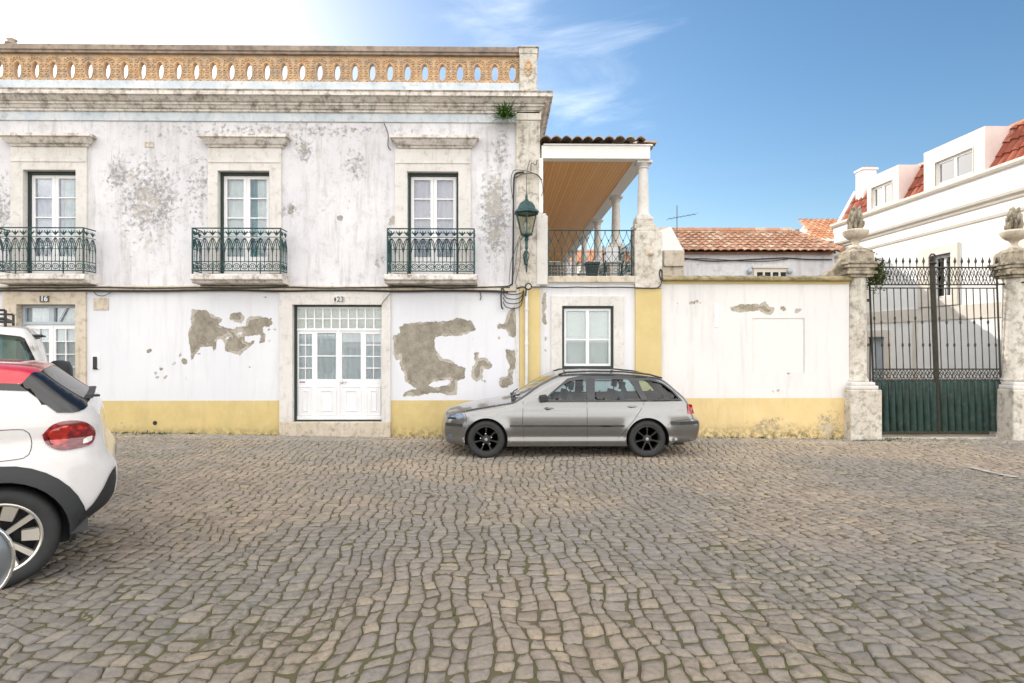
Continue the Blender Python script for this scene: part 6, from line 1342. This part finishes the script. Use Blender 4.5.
for q in win3:
    for sd in (-1, 1): mb = MB(); v, fc, _ = tri(q, [], .06, c3.f, sd, -.008); mb.add(v, fc); mb.build('side_window', M['dark_glass'], rc, smooth=True)
c3.patch('quarter_panel', dens([Q(.10, 1.305), Q(.165, 1.395), Q(.20, 1.388), Q(.30, 1.298), Q(.41, 1.208), Q(.465, 1.168), Q(.465, 1.13), Q(.40, 1.108), Q(.30, 1.115), Q(.22, 1.19)], .03), M['gloss_black'], rc, off=.008, grid=.03)
c3.patch('roof_line_trim', dens(c3.line([(1.7, 1.365), (2.3, 1.335), (3.0, 1.315), Q(.0, 1.300), Q(.16, 1.285)], .045)), M['gloss_black'], rc, off=.004, grid=.03)
mb = MB(); c_ = Q(.46, 1.19); mb.prismx([(-.60, c_[1] - .005), (.60, c_[1] - .005), (.58, c_[1] + .012), (-.58, c_[1] + .012)], c_[0] - .02, c_[0] + .035); mb.obox((c_[0] + .03, -.56, c_[1] + .012), .09, .03, .018, rz=.1); mb.build('rear_lip', M['black_plastic'], rc, bevel=.01)
arch = lambda u0, r_, a0, a1, n=20: [(u0 + r_ * math.cos(R(a)), .325 + r_ * math.sin(R(a))) for a in np.linspace(a0, a1, n)]
for u0 in (.82, 3.36): c3.patch('wheel_arch_cladding', arch(u0, .372, 192, -4 if u0 > 2 else -12) + arch(u0, .470, -3 if u0 > 2 else -12, 192), M['black_plastic'], rc, off=.016, grid=.04, th=.03)
c3.patch('sill_cladding', dens([(1.21, .24), (1.21, .36), (2.98, .36), (2.98, .24)]), M['black_plastic'], rc, off=.014)
c3.patch('rear_bumper', dens([Q(.40, .315), Q(.43, .40), Q(.50, .47), Q(.555, .56), Q(.60, .66), Q(.628, .69), Q(.633, .60), Q(.618, .50), Q(.575, .435), Q(.50, .385)], .03), M['black_plastic'], rc, off=.014, grid=.03, th=.03)
tl = dens([Q(.222, .975), Q(.255, 1.03), Q(.33, 1.06), Q(.42, 1.055), Q(.485, 1.02), Q(.515, .955), Q(.50, .89), Q(.42, .865), Q(.30, .868), Q(.245, .905)], .03)
tl = resample(catmull(tl[::3] + tl[:1], 5), .012)[:-1]
c3.patch('tail_light', tl, M['tail_dark'], rc, off=.012, grid=.018, th=.02)
c3.patch('lamp_glow_strip', dens([Q(.245, .965), Q(.27, 1.005), Q(.36, 1.03), Q(.385, 1.0), Q(.35, .97), Q(.37, .93), Q(.33, .905), Q(.27, .90)], .03), M['tail_orange'], rc, off=.0145, grid=.016)
c3.patch('lamp_red_bar', dens([Q(.405, 1.025), Q(.46, 1.005), Q(.475, .985), Q(.40, .995)], .03), M['tail_red'], rc, off=.0145, grid=.016)
c3.patch('reversing_lens', dens([Q(.44, .893), Q(.445, .93), Q(.493, .937), Q(.49, .90)], .03), M['lens_white'], rc, off=.0145, grid=.016)
mb = MB()
for q in (catmull([Q(-.30, 1.02), Q(-.1, 1.02), Q(.10, 1.02), Q(.15, .995), Q(.165, .94), Q(.165, .895), Q(.15, .85), Q(.10, .83), Q(-.1, .825), Q(-.30, .83)], 5), [(2.16, 1.05), (2.16, .38)], [(1.22, 1.04), (1.20, .5)]): c3.gap(mb, q, .004, .003)
mb.build('panel_gap', M['dark_void'], rc)
c3.under(.70, .42); c3.seats((1.75, 2.55), .6, 1.32)
for u in (.82, 3.36):
    for sd in (-1, 1): c3.wheel(u, sd, 'cut', .228, .205)
for sd in (-1, 1): mb = MB(); mb.blob((1.42, sd * .96, 1.12), .08, .10, .07, 10, 7); mb.build('wing_mirror', M['gloss_black'], rc, smooth=True)

# ---- off-white off-roader behind it
A4 = R(37.0); rdir = RGT * math.cos(A4) + FWD * math.sin(A4); ldir = -RGT * math.sin(A4) + FWD * math.cos(A4); W4 = .86
rcn = RGT * -4.84 + FWD * 6.2; L4 = 4.25; org = rcn + ldir * W4 - rdir * L4; gzz = gz(rcn.x, rcn.y)
rs = thing('off_roader', 'cream white off-road car with roof rack and spare wheel, behind the red roofed hatchback', 'car', (org.x, org.y, gzz), A4 - YAW, local=True)
Q = lambda t_, z: (L4 + t_, z)
prof = [(.30, .40), (.08, .42), (.0, .55), (.0, .80), (.05, .98), (.35, 1.05), (.9, 1.10), (1.15, 1.14), (1.32, 1.30), (1.55, 1.66), (1.72, 1.82), (2.1, 1.875), (2.8, 1.89), (3.5, 1.885), Q(-.25, 1.865), Q(-.14, 1.80), Q(-.08, 1.68), Q(-.03, 1.45), Q(.0, 1.20), Q(.01, .9), Q(.02, .6), Q(.0, .46), Q(-.12, .42), Q(-.3, .42)]
c4 = Car(rs, prof, .42, (.78, 3.35), .36, .43, W4, 1.15, .20, pf=(.4, .10), pr=(.3, .07), r=.07, step=.045)
win4 = [dens([(1.5, 1.30), (1.68, 1.72), (2.2, 1.77), (2.2, 1.30)]), dens([(2.3, 1.30), (2.3, 1.77), (3.1, 1.775), (3.1, 1.30)]), dens([(3.16, 1.44), (3.16, 1.775), Q(-.40, 1.775), Q(-.22, 1.75), Q(-.11, 1.47), Q(-.14, 1.44)])]
mb = c4.side_panel('body', win4, None, rs); g4 = lambda u, z, t_: (u > L4 - .2 and 1.3 < z < 1.75 and t_ < .8) or (1.30 < u < 1.60 and z > 1.27 and t_ < .88)
c4.strip(mb, lambda u, z, t_, k: not g4(u, z, t_)); mb.build('body', M['car_cream'], rs, auto=38)
mb = MB(); c4.strip(mb, lambda u, z, t_, k: g4(u, z, t_), off=-.003); mb.build('windscreen', M['car_glass'], rs, smooth=True)
for q in win4:
    for sd in (-1, 1): mb = MB(); v, fc, _ = tri(q, [], .08, c4.fg, sd, -.02); mb.add(v, fc); mb.build('side_window', M['smoked_glass'], rs, smooth=True)
c4.patch('window_trim', dens([(3.12, 1.41), (3.12, 1.80), Q(-.38, 1.80), Q(-.195, 1.775), Q(-.075, 1.46), Q(-.12, 1.41)]), M['black_plastic'], rs, off=.008, holes=[win4[2]], grid=.06)
mb = MB(); mb.box(L4 - .15, L4 - .04, -.64, .64, 1.775, 1.80); mb.build('rear_spoiler', M['black_plastic'], rs, bevel=.012)
mb = MB()
for sd in (-1, 1):
    mb.tube([(1.9, sd * .62, 1.96), (L4 - .35, sd * .62, 1.96)], .018, 6); mb.tube([(1.9, sd * .62, 2.05), (L4 - .35, sd * .62, 2.05)], .014, 6)
    for u in (1.9, 2.4, 3.0, 3.5, L4 - .35): mb.tube([(u, sd * .62, 1.88), (u, sd * .62, 2.05)], .014, 5)
for u in (1.9, 2.4, 3.0, 3.5, L4 - .35): mb.tube([(u, -.62, 1.96), (u, .62, 1.96)], .014, 5)
mb.build('roof_rack', M['black_plastic'], rs)
mb = MB(); mb.lathe([(.0, -.02), (.33, -.02), (.36, .02), (.365, .10), (.345, .17), (.28, .20), (.0, .215)], (L4 + .02, .05, 1.14), 28, 'X'); sp = mb.build('spare_wheel', M['black_plastic'], rs, auto=50)
c4.patch('tail_light', dens([Q(-.10, 1.15), Q(-.02, 1.15), Q(-.01, .92), Q(-.09, .92)]), M['tail_red'], rs, off=.006, grid=.05)
for u0 in (.78, 3.35): c4.patch('wheel_arch_cladding', [(u0 + .43 * math.cos(R(a)), .36 + .43 * math.sin(R(a))) for a in range(175, 4, -10)] + [(u0 + .50 * math.cos(R(a)), .36 + .50 * math.sin(R(a))) for a in range(5, 176, 10)], M['black_plastic'], rs, off=.015, grid=.06, th=.03)
c4.under(.85); c4.seats((1.95, 2.8), .85, 1.62)
for u in (.78, 3.35):
    for sd in (-1, 1): c4.wheel(u, sd, 'plain', .21, .23)
for sd in (-1, 1): mb = MB(); mb.blob((1.55, sd * .98, 1.36), .07, .10, .10, 10, 7); mb.build('wing_mirror', M['black_plastic'], rs, smooth=True)

# ---- stand-in scooter, unseen but for the mirror of an unknown vehicle
mc = RGT * (-1.445) + FWD * 1.60; hd_ = (RGT * -.6 + FWD * .8); rg_ = (RGT * .8 + FWD * .6); Z0 = gz(mc.x, mc.y)
base = mc - rg_ * .30; sct = thing('stand_in_scooter', 'bright-rimmed grey mirror at the lower left edge, on a stand-in scooter', 'scooter', (base.x, base.y, Z0), math.atan2(hd_.y, hd_.x) - PI / 2, local=True)
# local: +y heading, +x right
def mirror(sx, name='rear_mirror'):
    zc = az(563, 1.6) - Z0
    mb = MB(); mb.lathe([(.0, .035), (.05, .03), (.075, .012), (.085, .0), (.083, -.006)], (0, 0, 0), 26, 'Y'); mb.v = [(sx * .30 + x * .95, y, zc + z * 1.22) for x, y, z in mb.v]; mm = mb.build(name, M['car_grey'], sct, smooth=True)
    mb = MB(); mb.tube([(sx * .30 + .081 * math.cos(2 * PI * k / 26), -.006, zc + .104 * math.sin(2 * PI * k / 26)) for k in range(26)], .0055, 6, True); mb.build('mirror_rim', M['silver'], mm, smooth=True)
    mb = MB(); mb.lathe([(.0, -.005), (.079, -.004)], (0, 0, 0), 26, 'Y'); mb.v = [(sx * .30 + x, y, zc + z * 1.28) for x, y, z in mb.v]; mb.build('mirror_glass', M['silver'], mm)
    mb = MB(); mb.tube([(sx * .30, .02, zc - .03), (sx * .30, .03, zc - .16), (sx * .24, .02, zc - .22), (sx * .20, 0, zc - .26)], .007, 6); mb.build('mirror_stem', M['black_plastic'], mm, smooth=True)
mirror(1); mirror(-1)
zh = az(563, 1.6) - Z0 - .27
mb = MB(); mb.tube([(-.34, -.06, zh - .01), (-.2, 0, zh), (.2, 0, zh), (.34, -.06, zh - .01)], .014, 8); mb.tube([(0, .02, zh), (0, .22, .42), (0, .30, .25)], [.05, .05, .03], 8); mb.build('handlebar', M['black_plastic'], sct, smooth=True)
mb = MB(); mb.blob((0, .12, .52), .20, .10, .30, 14, 10, rx=R(14)); mb.blob((0, -.62, .50), .19, .42, .20, 16, 10); mb.obox((0, -.18, .25), .34, .50, .10); mb.blob((0, .0, zh - .03), .12, .10, .09, 10, 8); mb.blob((0, .34, .36), .09, .24, .08, 10, 7); mb.build('body_shell', M['car_grey'], sct, smooth=True)
mb = MB(); mb.obox((0, -.60, .72), .28, .66, .11); mb.build('seat', M['seat'], sct, bevel=.045, seg=3)
for yw in (.36, -.82):
    mb = MB(); mb.lathe([(.13, -.045), (.20, -.05), (.225, -.03), (.235, 0), (.225, .03), (.20, .05), (.13, .045)], (0, yw, .235), 30, 'X', caps=False); wv = mb.build('wheel', M['rubber'], sct, smooth=True)
    mb = MB(); mb.lathe([(.0, -.03), (.13, -.03), (.135, .03), (.0, .03)], (0, yw, .235), 24, 'X'); mb.build('rim', M['silver'], wv, auto=40)
mb = MB(); mb.lathe([(.0, .02), (.06, .0), (.065, -.02)], (0, .10, zh - .03), 14, 'Y'); mb.build('headlight', M['lens_white'], sct, smooth=True)
mb = MB(); mb.tube([(.05, -.30, .22), (.13, -.34, .01)], .012, 6); mb.tube([(-.05, -.30, .22), (-.13, -.34, .01)], .012, 6); mb.build('stand', M['black_plastic'], sct)
